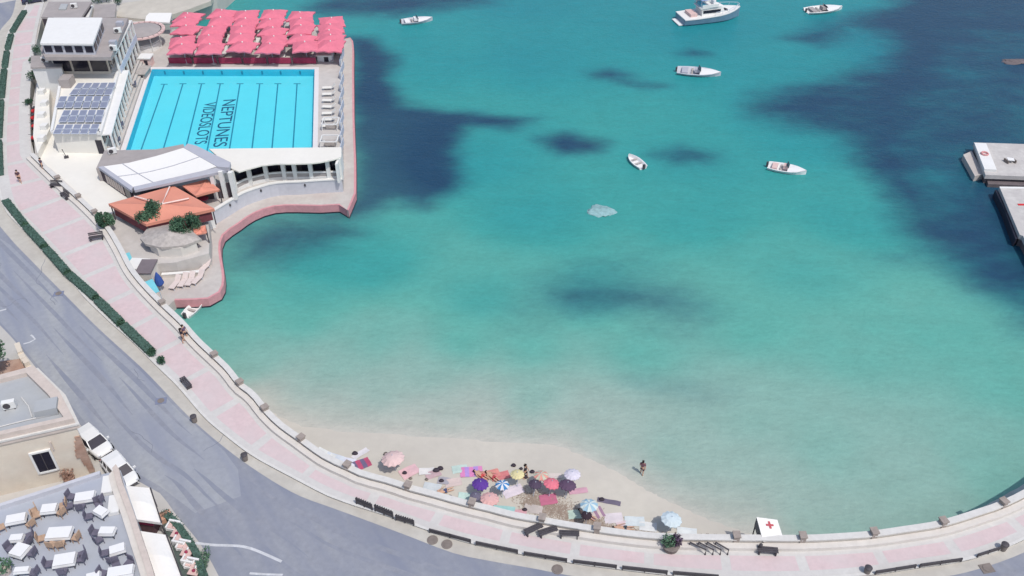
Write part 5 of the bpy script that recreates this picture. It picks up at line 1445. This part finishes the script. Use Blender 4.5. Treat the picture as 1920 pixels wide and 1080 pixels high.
awning([(228,910),(282,915),(303,980),(244,972)], 4.4, "white awning on the street beside the parked car")
awning([(253,994),(312,1003),(345,1092),(285,1092)], 4.4, "white awning on the street at the bottom edge, beside the planter strip")
# shade between the awnings is a dark block, added further down
# planter strip with seats
strip = empty("planter_strip", P(340, 1030, 2.5), "dark artificial turf strip with a low hedge beside the road", "planter")
MB().prism([XY([(304,990),(316,966),(340,985),(372,1030),(396,1092),(345,1092),(318,1010)], 2.52)], gz, gz + .14).build("turf_bed", M["turf"], strip)
hl = cr(PP([(318,968),(338,985),(360,1015),(378,1045),(392,1092)], 2.6), .5)
MB().strip(hl, offset(hl, -.5 if offset(hl, -1)[0].x < hl[0].x else .5), gz + .1, gz + .75).build("hedge_body", M["hedge"], strip)
f = MB()
for q in hl: f.leaves(q + Vector((-.25, 0, gz + .75 - q.z)), (.35, .35, .1), 40, .11)
f.build("hedge_leaves", M["hedge"], strip, fixn=False)
b = P(372, 1055, 2.6); f = MB(); f.leaves(b + Vector((.45, -.2, .45)), (.5, 1.4, .35), 420, .10); f.build("overgrown_corner", M["leaf"], strip, fixn=False)
sofa = None
def sofa_at(px, py, rz, label):
    p = P(px, py, 2.62); t = empty("outdoor_sofa", p, label, "sofa", "white sofas on the planter strip")
    Mx = Matrix.Translation(p) @ Matrix.Rotation(rz, 4, 'Z')
    MB().box((0, 0, .24), (.95, .6, .34), 0, Mx).build("seat", M["cloth"], t, bevel=.05)
    MB().box((0, .30, .55), (.95, .16, .4), 0, Mx).build("backrest", M["cloth"], t, bevel=.05)
    for s in (-.47, .47): MB().box((s, 0, .36), (.12, .7, .48), 0, Mx).build("armrest", M["cloth"], t, bevel=.04)
    for s in (-.21, .21): MB().box((s, 0, .45), (.38, .5, .1), 0, Mx).build("cushion", M["pinkcloth"], t, bevel=.03)
def low_table(px, py, rz, label):
    p = P(px, py, 2.62); t = empty("low_table", p, label, "table", "pale pink tables on the planter strip")
    Mx = Matrix.Translation(p) @ Matrix.Rotation(rz, 4, 'Z')
    MB().box((0, 0, .42), (.8, .6, .08), 0, Mx).build("table_top", M["pinkcloth"], t)
    for s in (-1, 1): MB().box((s * .33, 0, .2), (.08, .5, .4), 0, Mx).build("leg", M["dark"], t)
    MB().lathe(Mx @ Vector((0, 0, .46)), [(.10, 0), (.13, .12), (.05, .2)], 8).build("dark_centrepiece", M["maroon"], t)
sr = ang - math.pi / 2 + .3
sr = R(-12)
sofa_at(328, 993, sr, "white sofa on the planter strip, nearest the road corner"); low_table(334, 1008, sr, "pale pink low table between the two upper sofas"); sofa_at(340, 1020, sr + math.pi, "white sofa on the planter strip, second from the road corner")
sofa_at(347, 1030, sr, "white sofa on the planter strip, third from the road corner"); low_table(352, 1043, sr, "pale pink low table between the middle sofas"); sofa_at(357, 1056, sr + math.pi, "white sofa on the planter strip, fourth from the road corner")
sofa_at(362, 1064, sr, "white sofa on the planter strip, nearest the bottom edge"); low_table(366, 1078, sr, "pale pink low table at the bottom edge of the strip")
p = P(312, 974, 2.55); t = empty("orange_planter", p, "orange planter box at the tip of the turf strip", "planter")
MB().box(p + Vector((0, 0, .3)), (.9, .8, .6), .5).build("box", cloth_mat("terracotta_orange", (226, 176, 150)), t, bevel=.04); f = MB(); f.leaves(p + Vector((0, 0, .7)), (.4, .35, .2), 60, .12); f.build("foliage", M["rust"], t, fixn=False)

# ------------------------------------------------------------------ kerb guard rails, bins, manholes, benches
def guard(a, b, h, label, full=False):
    A, B = P(*a, ZP), P(*b, ZP); d = B - A; rz = math.atan2(d.y, d.x); c = lerp(A, B, .5)
    t = empty("guard_rail", c, label, "railing", "dark guard rails along the kerb")
    L = d.length; n = max(2, int(L / 1.6))
    for k in range(n + 1):
        q = lerp(A, B, k / n); MB().box(q + Vector((0, 0, h / 2)), (.09, .09, h), rz).build("post", M["dark"], t)
    MB().box(c + Vector((0, 0, h - .05)), (L, .10, .10), rz).build("top_rail", M["dark"], t)
    MB().box(c + Vector((0, 0, h * .45)), (L, .05, h * .55), rz).build("infill_panel", M["dark"], t)
    if full:
        m = MB(); k = int(L / .18)
        for j in range(k): m.box(lerp(A, B, (j + .5) / k) + Vector((0, 0, h + .06)), (.07, .07, .16), rz)
        m.build("finials", M["dark"], t)
gl_ = [((669,945),(698,957),.75,True),((704,959),(737,972),.8,True),((743,975),(776,985),.6,True),((806,998),(882,1018),.42,False),((893,1022),(970,1038),.45,False),((983,1041),(1062,1054),.42,False),((1075,1056),(1155,1066),.42,False),((1167,1068),(1250,1077),.45,False),((1262,1078),(1345,1085),.45,False),((1641,1077),(1715,1065),.42,False),((1724,1064),(1801,1053),.42,False),((1832,1045),(1872,1032),.40,False)]
for i, (a, b, h, fl_) in enumerate(gl_):
    if i < 3: lab = f"spiked dark guard rail panel on the kerb left of the beach, {ORD[i]} of three"
    elif i < 9: lab = f"low dark guard rail along the kerb below the beach, {ORD[i-3]} of six from the left"
    else: lab = f"low dark guard rail on the right hand kerb, {ORD[i-9]} of three from the left"
    guard(a, b, h, lab, fl_)
# thin dark drain line along the kerb face, left stretch
for i, (x, y, lab) in enumerate([(365,790,"dark litter bin on the gutter strip below the kerb hedge"),(460,862,"dark litter bin on the gutter strip at the widest bend"),(1625,1074,"dark bollard bin at the right kerb before the guard rails"),(1880,1030,"dark bollard bin at the far right kerb")]):
    p = P(x, y, 2.55); t = empty("litter_bin", p, lab, "bin", "dark litter bins along the kerb")
    MB().lathe(p, [(.22, 0), (.26, .55), (.26, .6)], 14).build("body", M["stone"], t); MB().lathe(p + Vector((0, 0, .6)), [(.28, 0), (.28, .05), (.1, .12)], 14).build("lid", M["dark"], t)
for i, (x, y, lab) in enumerate([(811,1013,"round dark tree pit cover on the gutter strip, left of a pair"),(838,1021,"round dark tree pit cover on the gutter strip, right of a pair"),(1045,1068,"round dark drain cover under the guard rails"),(1850,1066,"square dark drain cover at the lower right road edge"),(110,551,"dark drain cover on the asphalt near the kerb hedge"),(302,752,"dark drain cover in the middle of the road")]):
    p = P(x, y, 2.5); t = empty("drain_cover", p, lab, "drain cover", "drain covers in the street")
    sq = i >= 3
    m = MB()
    if sq: m.box(p + Vector((0, 0, .025)), (.95, .75, .05), .2)
    else: m.lathe(p, [(.42, 0), (.42, .05), (.36, .06)], 18)
    m.build("cover", M["stone"] if i < 4 else mat("faded_iron", (132, 138, 160), var=.1), t); MB().lathe(p + Vector((0, 0, .05)), [(.30, .012), (.30, .03)], 12).build("grate", M["stone"], t)
def bench(px, py, rz, label, L=1.5, z=ZP, back=True):
    p = P(px, py, z); t = empty("slatted_bench", p, label, "bench", "dark benches on the promenade")
    Mx = Matrix.Translation(p) @ Matrix.Rotation(rz, 4, 'Z')
    for k in range(3): MB().box((0, -.18 + k * .18, .44), (L, .14, .05), 0, Mx).build("slat", M["dark"], t)
    for k in range(2 if back else 0): MB().box((0, .26 + k * .03, .62 + k * .18), (L, .04, .14), 0, Mx).build("back_slat", M["dark"], t)
    for s in (-1, 1): MB().box((s * (L / 2 - .15), 0, .22), (.08, .5, .44), 0, Mx).build("leg", M["dark"], t)
for a in [(107,352,-.1,"dark bench on the promenade, upper of two by the cream terrace wall"),(123,371,-.75,"dark bench on the promenade, lower of two by the cream terrace wall"),(1067,1006,-.05,"long dark bench facing the beach, below the striped towel"),(1000,997,.5,"dark bench by the beach wall, left of the long bench"),(1027,1001,.35,"dark bench by the beach wall, next to the long bench"),(1438,1037,-.1,"dark bench right of the leaning rack, before the first aid tent"),(350,722,-.85,"dark bench on the paving below the last kerb hedge"),(182,450,.3,"black bench at the promenade wall left of the thatched kiosk")]: bench(*a, back=a[1] < 500)
rkp_ = P(1325, 1036, ZP); t = empty("bicycle_rack", rkp_, "dark rack of four slanting bars beside the round plant", "rack")
for k in range(4):
    a, b = P(1292 + k * 16, 1026, ZP), P(1322 + k * 14, 1040, ZP)
    MB().tube([a, a + Vector((0, 0, .6)), b + Vector((0, 0, .6)), b], .07, 6).build("hoop", M["dark"], t)
p = P(1424, 1032, ZP); t = empty("stone_bollard", p, "small dark bollard between the rack and the last bench", "bollard"); MB().lathe(p, [(.16, 0), (.14, .7), (.08, .8)], 10).build("post", M["dark"], t)
pp_ = P(1257, 1028, ZP); t = empty("promenade_planter", pp_, "round green and purple plant in a tub on the promenade", "planter")
MB().lathe(pp_, [(.55, 0), (.68, .5), (.6, .52)], 16).build("tub", M["stone"], t)
f = MB(); f.leaves(pp_ + Vector((-.25, 0, .95)), (.55, .55, .5), 260, .12); f.build("green_foliage", M["leaf"], t, fixn=False)
f = MB(); f.leaves(pp_ + Vector((.35, .05, .95)), (.45, .5, .5), 220, .12); f.build("purple_foliage", mat("purple_leaf", (84, 66, 88), k=1.0, var=.5, scale=3), t, fixn=False)

# ------------------------------------------------------------------ first aid tent
fq = PP([(1417,975),(1456,980),(1470,1006),(1432,1011)], 3.3)
hgt = [.35, .35, -.25, -.25]
fq = [q + Vector((0, 0, h)) for q, h in zip(fq, hgt)]
fc_ = sum(fq, Vector()) / 4
fa_ = empty("first_aid_tent", (fc_.x, fc_.y, .6), "white first aid tent roof with a red cross at the beach wall", "tent")
MB().slab(fq, .10).build("roof", M["awning"], fa_)
fn = (fq[1] - fq[0]).cross(fq[3] - fq[0]).normalized()
if fn.z < 0: fn = -fn
def fpt(u, v): return lerp(lerp(fq[0], fq[1], u), lerp(fq[3], fq[2], u), v) + fn * .012
def fpatch(u0, v0, u1, v1): return MB().slab([fpt(u0, v0), fpt(u1, v0), fpt(u1, v1), fpt(u0, v1)], .01)
crs = MB()
for r_ in ((.50, .13, .60, .47), (.37, .26, .50, .35), (.60, .26, .73, .35)):
    crs.slab([fpt(r_[0], r_[1]), fpt(r_[2], r_[1]), fpt(r_[2], r_[3]), fpt(r_[0], r_[3])], .01)
crs.build("red_cross", cloth_mat("cross_red", (206, 96, 104)), fa_)
for q in fq:
    MB().tube([(lerp(q, fc_, .06).x, lerp(q, fc_, .06).y, .4), lerp(q, fc_, .06) - Vector((0, 0, .08))], .05, 8).build("post", M["dark"], fa_)
for a, b in ((0, 3), (1, 2)): MB().slab([fq[a], fq[b], fq[b] - Vector((0, 0, 1.0)), fq[a] - Vector((0, 0, 1.0))], .03).build("side_sheet", M["greyroof"], fa_)

# ------------------------------------------------------------------ beach: parasols, towels, bags
def beach_parasol(px, py, r, rgb, label, tilt=(0, 0), rgb2=None, n=12):
    p = on_beach(px, py); t = empty("beach_parasol", p, label, "parasol")
    top = Vector((tilt[0], tilt[1], 1)).normalized(); u = top.orthogonal().normalized(); w = top.cross(u); r *= .74; ctr = p + top * 1.45
    ms = [MB(), MB()]
    rim = [ctr + (u * math.cos(a) + w * math.sin(a)) * r for a in [k / n * 2 * math.pi for k in range(n)]]
    midr = [ctr + (u * math.cos(a) + w * math.sin(a)) * r * .55 + top * r * .24 for a in [k / n * 2 * math.pi for k in range(n)]]
    pk = ctr + top * r * .36
    for k in range(n):
        j = (k + 1) % n; mm = ms[k % 2 if rgb2 else 0]
        low = lerp(rim[k], rim[j], .5) - top * .02 + (ctr - lerp(rim[k], rim[j], .5)) * .05
        mm.add([pk, midr[k], midr[j], rim[k], rim[j], low, rim[k] - top * .12, rim[j] - top * .12], [(0, 1, 2), (1, 3, 5), (1, 5, 2), (2, 5, 4), (3, 6, 5), (5, 7, 4)])
    ms[0].build("canopy", cloth_mat(f"canvas_{rgb[0]}_{rgb[1]}_{rgb[2]}", rgb), t, fixn=False)
    if rgb2: ms[1].build("canopy_stripes", cloth_mat(f"canvas_{rgb2[0]}_{rgb2[1]}_{rgb2[2]}", rgb2), t, fixn=False)
    MB().tube([p, pk + top * .1], .03, 6).build("pole", M["alu"], t)
SHIFT = 16
BP = [
 (742, 872, 1.35, (236, 206, 202), "large pale pink beach parasol at the left of the beach", (-.1, .1), None),
 (898, 920, .95, (104, 66, 158), "violet beach parasol, the darkest purple on the beach", (.1, .1), None),
 (942, 922, .8, (70, 140, 200), "bright blue beach parasol in the middle of the towels", (0, .1), (236, 236, 238)),
 (1029, 920, .95, (236, 130, 146), "rose pink beach parasol in the middle of the beach", (.15, .15), None),
 (1072, 902, .95, (228, 222, 234), "lavender white beach parasol at the water side", (0, .1), None),
 (1060, 924, 1.0, (102, 80, 104), "dark plum beach parasol beside the lavender white one", (.1, .2), None),
 (1000, 920, .75, (88, 74, 94), "small charcoal beach parasol left of the rose pink one", (.1, .1), None),
 (1014, 905, .85, (206, 208, 186), "pale green and coral beach parasol at the water side", (0, .15), (232, 164, 150)),
 (970, 902, .8, (234, 222, 170), "pale yellow beach parasol at the water side", (0, .1), None),
 (917, 948, 1.05, (236, 188, 184), "salmon pink beach parasol against the parapet wall", (.05, .1), None),
 (1103, 960, 1.0, (168, 204, 224), "pale blue striped beach parasol near the promenade benches", (0, .1), (226, 236, 232)),
 (889, 940, .65, (118, 112, 132), "small grey beach parasol below the violet one", (.1, 0), None),
 (1098, 976, .6, (64, 50, 60), "small black beach parasol below the blue striped one", (0, 0), None),
 (1252, 985, 1.15, (220, 234, 240), "large ice white beach parasol near the round promenade plant", (.1, .05), None),
]
for x, y, r, c, lab, tl_, c2_ in BP: beach_parasol(x, y + SHIFT * .7, r, c, lab, tl_, c2_)
def towel(px, py, L, W, rz, rgb, label, rgb2=None):
    p = on_beach(px, py); p.z += .02; t = empty("beach_towel", p, label, "towel", "towels on the sand")
    ca, sa = math.cos(rz), math.sin(rz)
    N, K = 10, 4; vs = []; ph = random.random() * 6
    def zat(x, y): return .03 + .02 * math.sin(x * 5 + ph) + .015 * math.cos(y * 9 + ph)
    for lay in (0, -.03):
        for i in range(N + 1):
            for j in range(K + 1):
                x, y = (i / N - .5) * L + random.uniform(-.02, .02), (j / K - .5) * W + random.uniform(-.015, .015)
                X, Y = p.x + x * ca - y * sa, p.y + x * sa + y * ca
                vs.append(Vector((X, Y, beach_z(X, Y) + zat(x, y) + lay + .02)))
    idx = lambda i, j: i * (K + 1) + j
    fa = [(idx(i, j), idx(i + 1, j), idx(i + 1, j + 1), idx(i, j + 1)) for i in range(N) for j in range(K) if not (rgb2 and (i // 2) % 2)]
    fb_ = [(idx(i, j), idx(i + 1, j), idx(i + 1, j + 1), idx(i, j + 1)) for i in range(N) for j in range(K) if rgb2 and (i // 2) % 2]
    m = MB(); m.add(vs, fa); m.build("cloth", cloth_mat(f"canvas_{rgb[0]}_{rgb[1]}_{rgb[2]}", rgb), t, fixn=False)
    if fb_:
        m = MB(); m.add(vs, fb_); m.build("stripes", cloth_mat(f"canvas_{rgb2[0]}_{rgb2[1]}_{rgb2[2]}", rgb2), t, fixn=False)
W_ = (236, 236, 240)
TW = [
 (608,853,2.0,1.0,-.6,(240,240,236),"white towel at the far left end of the sand, against the parapet"),
 (630,862,2.2,1.1,-.4,(222,228,236),"pale blue white towel next to the far left one"),
 (650,868,1.8,1.1,-.3,(232,232,242),"lavender white towel left of the maroon striped one"),
 (674,872,1.9,1.1,.5,(196,92,124),"maroon towel with grey stripes beside the parapet",(120,110,140)),
 (676,851,1.6,.6,.8,(236,230,232),"thin white towel pointing at the water, far left"),
 (768,884,1.6,1.1,.6,(236,196,200),"pale pink towel right of the large pale pink parasol"),
 (800,884,1.3,.8,.1,(240,236,232),"white towel left of the dark bag pair"),
 (812,889,1.3,.8,.4,(206,176,180),"dusty rose towel beneath the dark bag pair"),
 (862,880,1.3,.9,.2,(206,226,216),"mint towel left of the orchid pink one"),
 (884,885,1.9,1.2,.1,(236,150,200),"orchid pink towel with a lilac end at the water side",(196,158,226)),
 (918,890,1.7,1.0,.3,(234,156,146),"coral towel, left of a coral pair"),
 (938,893,1.6,.9,.3,(228,140,140),"coral towel, right of a coral pair"),
 (962,921,1.7,1.0,.4,(236,224,232),"pale lilac towel between bright blue and charcoal parasols"),
 (850,905,1.4,.8,.2,(226,206,200),"beige pink towel in the middle of the bags"),
 (834,902,1.2,.7,-.2,(180,176,184),"grey towel left of the beige pink one"),
 (810,915,1.5,.9,-.2,(216,222,224),"pale grey towel by the parapet, below the grey towel"),
 (875,932,1.4,.8,-.1,(206,232,222),"pale aqua towel left of the small grey parasol"),
 (944,958,1.8,.9,-.15,(170,216,214),"aqua towel against the parapet"),
 (970,964,1.5,.8,-.1,(228,176,184),"pink towel right of the aqua one against the parapet"),
 (1028,937,1.4,1.0,.2,(206,122,150),"mauve towel at the foot of the rose pink parasol"),
 (1084,921,1.6,.6,.2,(220,172,188),"thin pink towel trailing right of the plum parasol"),
 (1080,965,1.3,.8,.1,(200,220,206),"pale green towel left of the blue striped parasol"),
 (1118,963,1.2,1.0,.4,(172,138,162),"purple grey towel right of the blue striped parasol",(224,208,200)),
 (1142,941,1.9,.5,-.2,(120,112,130),"narrow dark grey towel right of the sunbathers"),
 (1150,972,1.5,.9,.1,(228,218,222),"pale pink white towel right of the purple grey one"),
 (1190,978,1.6,.9,0,(222,230,232),"bluish white towel in the right half of the beach"),
 (1215,988,1.4,.8,-.1,(236,236,234),"white towel left of the large ice white parasol"),
 (1170,985,1.2,.7,.3,(226,204,208),"small rose towel close to the parapet on the right"),
 (1288,1000,1.6,1.0,-.1,(232,236,236),"white towel right of the large ice white parasol"),
 (1000,955,1.5,.8,-.2,(206,196,190),"sand coloured towel on the bare strip by the parapet"),
 (1040,893,1.2,.6,.1,(226,214,206),"cream towel at the waterline left of the lavender parasol"),
 (905,960,1.4,.6,-.2,(238,226,196),"pale yellow towel against the parapet below the salmon parasol"),
]
for a in TW: towel(*a)
BAG = [(666,852,.5,"black bag beside the thin white towel"),(724,853,.45,"brown bag at the waterline above the pink parasol"),(759,888,.4,"dark red bag on the pale pink towel"),(818,884,.55,"black bag, left of the dark bag pair"),(826,880,.5,"charcoal bag, right of the dark bag pair"),(828,903,.42,"dark bag on the grey towel"),(963,874,.42,"black bag nearest the water above the yellow parasol"),(977,880,.32,"small grey bag right of the black one at the waterline"),(985,896,.45,"dark bag between yellow and green parasols"),(998,886,.42,"dark grey bag above the green parasol"),(984,957,.4,"dark bag on the bare sand by the parapet"),(844,932,.35,"brown bag below the beige pink towel"),(1128,938,.45,"dark bag at the end of the narrow grey towel"),(770,898,.3,"grey bag below the pale pink towel"),(800,900,.3,"small grey bag left of the grey towel")]
for x, y, s, lab in BAG:
    s *= .7; p = on_beach(x, y); t = empty("beach_bag", p, lab, "bag", "bags left on the sand")
    colr = M["black"] if "black" in lab or "dark" in lab or "charcoal" in lab else M["stone"] if "grey" in lab or "brown" in lab else M["maroon"]
    MB().lathe(p, [(s * .5, 0), (s * .62, s * .35), (s * .5, s * .75), (s * .2, s * .85)], 10, 1.25, .8).build("body", colr, t, smooth=True)
    MB().tube([p + Vector((-s * .4, 0, s * .7)), p + Vector((-s * .2, 0, s * 1.15)), p + Vector((s * .2, 0, s * 1.15)), p + Vector((s * .4, 0, s * .7))], .03, 5).build("handle", colr, t)

# dried seagrass washed up in a brown strip below the parapet
m = MB(); rs = random.Random(5)
sg_line = [(985,936),(1020,948),(1060,962),(1100,976),(1150,990),(1200,1000),(1260,1006),(1340,1008)]
for k in range(6500):
    f_ = rs.random() * (len(sg_line) - 1); i = int(f_); u = f_ - i
    x = sg_line[i][0] + (sg_line[i + 1][0] - sg_line[i][0]) * u; y = sg_line[i][1] + (sg_line[i + 1][1] - sg_line[i][1]) * u
    p = P(x + rs.gauss(0, 12), y + rs.gauss(0, 9 if x < 1150 else 4), .35)
    p.z = beach_z(p.x, p.y) + .012 + rs.random() * .02
    a = rs.random() * 6.28; L_ = rs.uniform(.05, .13); d = Vector((math.cos(a), math.sin(a), 0)); n_ = Vector((-d.y, d.x, 0)) * .03
    m.add([p - d * L_, p + n_, p + d * L_, p - n_], [(0, 1, 2, 3)])
tag(m.build("dried_seagrass", mat("dried_seagrass", (172, 154, 140), var=.25, scale=4), fixn=False), "scattered brown dried seagrass along the foot of the wall", "seagrass", kind="stuff")
# dark block added as the shade in the gap between the street awnings
p = P(272, 990, 2.5); t = empty("timber_counter", p, "dark block standing for shade in the gap between the two white awnings", "counter")
MB().box(p + Vector((0, 0, .55)), (2.2, .8, 1.1), -.15).build("front", mat("dark_timber", (104, 78, 82), var=.3, scale=3), t); MB().box(p + Vector((0, 0, 1.13)), (2.35, .95, .06), -.15).build("top", M["maroon"], t)

# ------------------------------------------------------------------ people
def skin_mesh(name, joints, edges, root=0, sub=1):
    me = bpy.data.meshes.new(name); me.from_pydata([j[:3] for j in joints], edges, [])
    ob = bpy.data.objects.new(name, me); COL.objects.link(ob)
    ob.modifiers.new("s", 'SKIN'); sb = ob.modifiers.new("b", 'SUBSURF'); sb.levels = sub; sb.render_levels = sub
    for i, v in enumerate(me.skin_vertices[0].data):
        v.radius = (joints[i][3], joints[i][4] if len(joints[i]) > 4 else joints[i][3]); v.use_root = i == root
    dg = bpy.context.evaluated_depsgraph_get(); out = bpy.data.meshes.new_from_object(ob.evaluated_get(dg)); out.name = name
    bpy.data.objects.remove(ob); bpy.data.meshes.remove(me)
    for p_ in out.polygons: p_.use_smooth = True
    return out
def make_person(stride=.12, arm=.1, shirt=None, shorts=None, lying=False, hair=True):
    s = stride
    J = [(0,0,.95,.15,.11),(0,0,1.15,.14,.10),(0,0,1.36,.17,.11),(0,0,1.49,.065),(0,0,1.60,.085,.10),(0,.0,1.70,.07,.085),(0,-.105,1.625,.018),
         (.19,0,1.41,.062),(.24,-arm*.6,1.14,.046),(.25,-arm*1.6,.90,.034),(.25,-arm*1.9,.80,.03),
         (-.19,0,1.41,.062),(-.24,arm*.6,1.14,.046),(-.25,arm*.7,.90,.034),(-.25,arm*.6,.80,.03),
         (.10,-s*.25,.86,.095),(.11,-s,.49,.065),(.11,-s*1.1,.09,.045),(.12,-s*1.1-.16,.035,.04),
         (-.10,s*.25,.86,.095),(-.11,s*.6,.49,.065),(-.11,s*1.5,.11,.045),(-.12,s*1.5-.16,.04,.04)]
    E_ = [(0,1),(1,2),(2,3),(3,4),(4,5),(4,6),(2,7),(7,8),(8,9),(9,10),(2,11),(11,12),(12,13),(13,14),(0,15),(15,16),(16,17),(17,18),(0,19),(19,20),(20,21),(21,22)]
    # fingers and thumbs
    for side, h in ((1, 10), (-1, 14)):
        hx, hy, hz = J[h][:3]
        for k in range(4):
            J.append((hx + (k - 1.5) * .004, hy + (k - 1.5) * .022, hz - .075 - (.01 if k in (1, 2) else 0), .009)); E_.append((h, len(J) - 1))
        J.append((hx - side * .02, hy - .045, hz - .02, .010)); E_.append((h, len(J) - 1))
    if lying: J = [(x, y if i < 15 or i > 22 else y * .3, z) + tuple(r) for i, (x, y, z, *r) in enumerate(J)]
    body = skin_mesh("body", J, E_)
    up = None
    if shirt: up = skin_mesh("shirt", [(0,0,.98,.165,.13),(0,0,1.15,.16,.125),(0,0,1.36,.185,.13),(0,0,1.46,.09),(.19,0,1.42,.085),(.23,-arm*.4,1.2,.07),(-.19,0,1.42,.085),(-.23,arm*.4,1.2,.07)], [(0,1),(1,2),(2,3),(2,4),(4,5),(2,6),(6,7)])
    lo = skin_mesh("shorts", [(0,0,1.0,.165,.125),(0,0,.93,.17,.13),(.10,-s*.2,.84,.115),(.11,-s*.85,.58,.092),(-.10,s*.2,.84,.115),(-.11,s*.55,.58,.092)], [(0,1),(1,2),(2,3),(1,4),(4,5)])
    hr = skin_mesh("hair", [(0,.02,1.66,.09,.10),(0,.01,1.72,.088,.098),(0,.06,1.60,.06)], [(0,1),(0,2)])
    return body, up, lo, hr
def person_at(p, rz, label, shirt=None, shorts=(60, 60, 80), lying=False, stride=.12, z_lift=0, skin="skin"):
    t = empty("person", p, label, "person", None, rz)
    if lying: t.rotation_euler = (R(-90), 0, rz); t.location = p + Vector((0, 0, .16))
    b, u, l, h = make_person(stride if not lying else .05, .12, shirt, shorts, lying)
    for me_, mt in ((b, M[skin]), (u, cloth_mat("shirt_%d_%d_%d" % shirt, shirt) if shirt else None), (l, cloth_mat("shorts_%d_%d_%d" % shorts, shorts)), (h, M["hair"])):
        if me_ is None: continue
        me_.materials.append(mt); o = link(bpy.data.objects.new(me_.name, me_)); o.parent = t
person_at(P(345, 642, ZP), 2.4, "person in dark clothes standing at the promenade wall above the beach", (52, 44, 58), (48, 42, 52))
person_at(P(349, 636, ZP), 1.0, "person in a mauve top close beside the one in dark clothes", (112, 92, 118), (58, 50, 64))
person_at(P(82, 320, ZP), -.4, "person in a dark purple top walking by the cream terrace wall", (92, 74, 92), (74, 62, 76))
person_at(P(39, 343, ZP), .3, "person in dark trousers walking alone on the pink paving", (96, 70, 80), (50, 44, 52))
person_at(on_beach(1203, 890), 2.8, "person in maroon swimwear standing in the shallows right of the beach", (132, 96, 104), (90, 62, 72))
person_at(on_beach(985, 417 + 480), 1.3, "person in black swimwear standing between yellow and green parasols", (52, 46, 54), (52, 46, 54))
for x, y, rz, sh, lab in [(918, 891, .9, (214, 90, 90), "sunbather in red trunks lying on the left coral towel"), (938, 895, .8, (190, 80, 90), "sunbather in dark red trunks lying on the right coral towel"), (852, 906, 1.9, (80, 90, 130), "sunbather in navy trunks lying on the beige pink towel"), (1118, 966, .9, (120, 60, 100), "sunbather in plum trunks lying on the purple grey towel"), (1190, 981, 1.5, (70, 80, 90), "sunbather in grey trunks lying on the bluish white towel")]:
    q = on_beach(x, y + 12); person_at(q, rz, lab, None, sh, True)

# ------------------------------------------------------------------ light
sun_dir = Vector((.60, -.70, 1.62)).normalized()     # towards the sun
sd_l = bpy.data.lights.new("sun", 'SUN'); sun = bpy.data.objects.new("sun", sd_l); COL.objects.link(sun)
sd_l.energy = 2.6; sd_l.angle = R(.6); sd_l.color = (1.0, .965, .91)
sun.rotation_euler = sun_dir.to_track_quat('Z', 'Y').to_euler()
w = bpy.data.worlds.new("World"); scene.world = w; w.use_nodes = True
nt = w.node_tree; bg = nt.nodes["Background"]
sky = nt.nodes.new("ShaderNodeTexSky"); sky.sky_type = 'NISHITA'; sky.sun_disc = False
sky.sun_elevation = math.asin(sun_dir.z); sky.sun_rotation = math.atan2(sun_dir.x, sun_dir.y)
sky.air_density = 1.0; sky.dust_density = 2.0; sky.ozone_density = 1.0
nt.links.new(sky.outputs[0], bg.inputs[0]); bg.inputs[1].default_value = .148
scene.view_settings.view_transform = 'Standard'; scene.view_settings.look = 'None'
scene.view_settings.exposure = 0.0; scene.view_settings.gamma = 1.0
scene.view_settings.use_curve_mapping = False
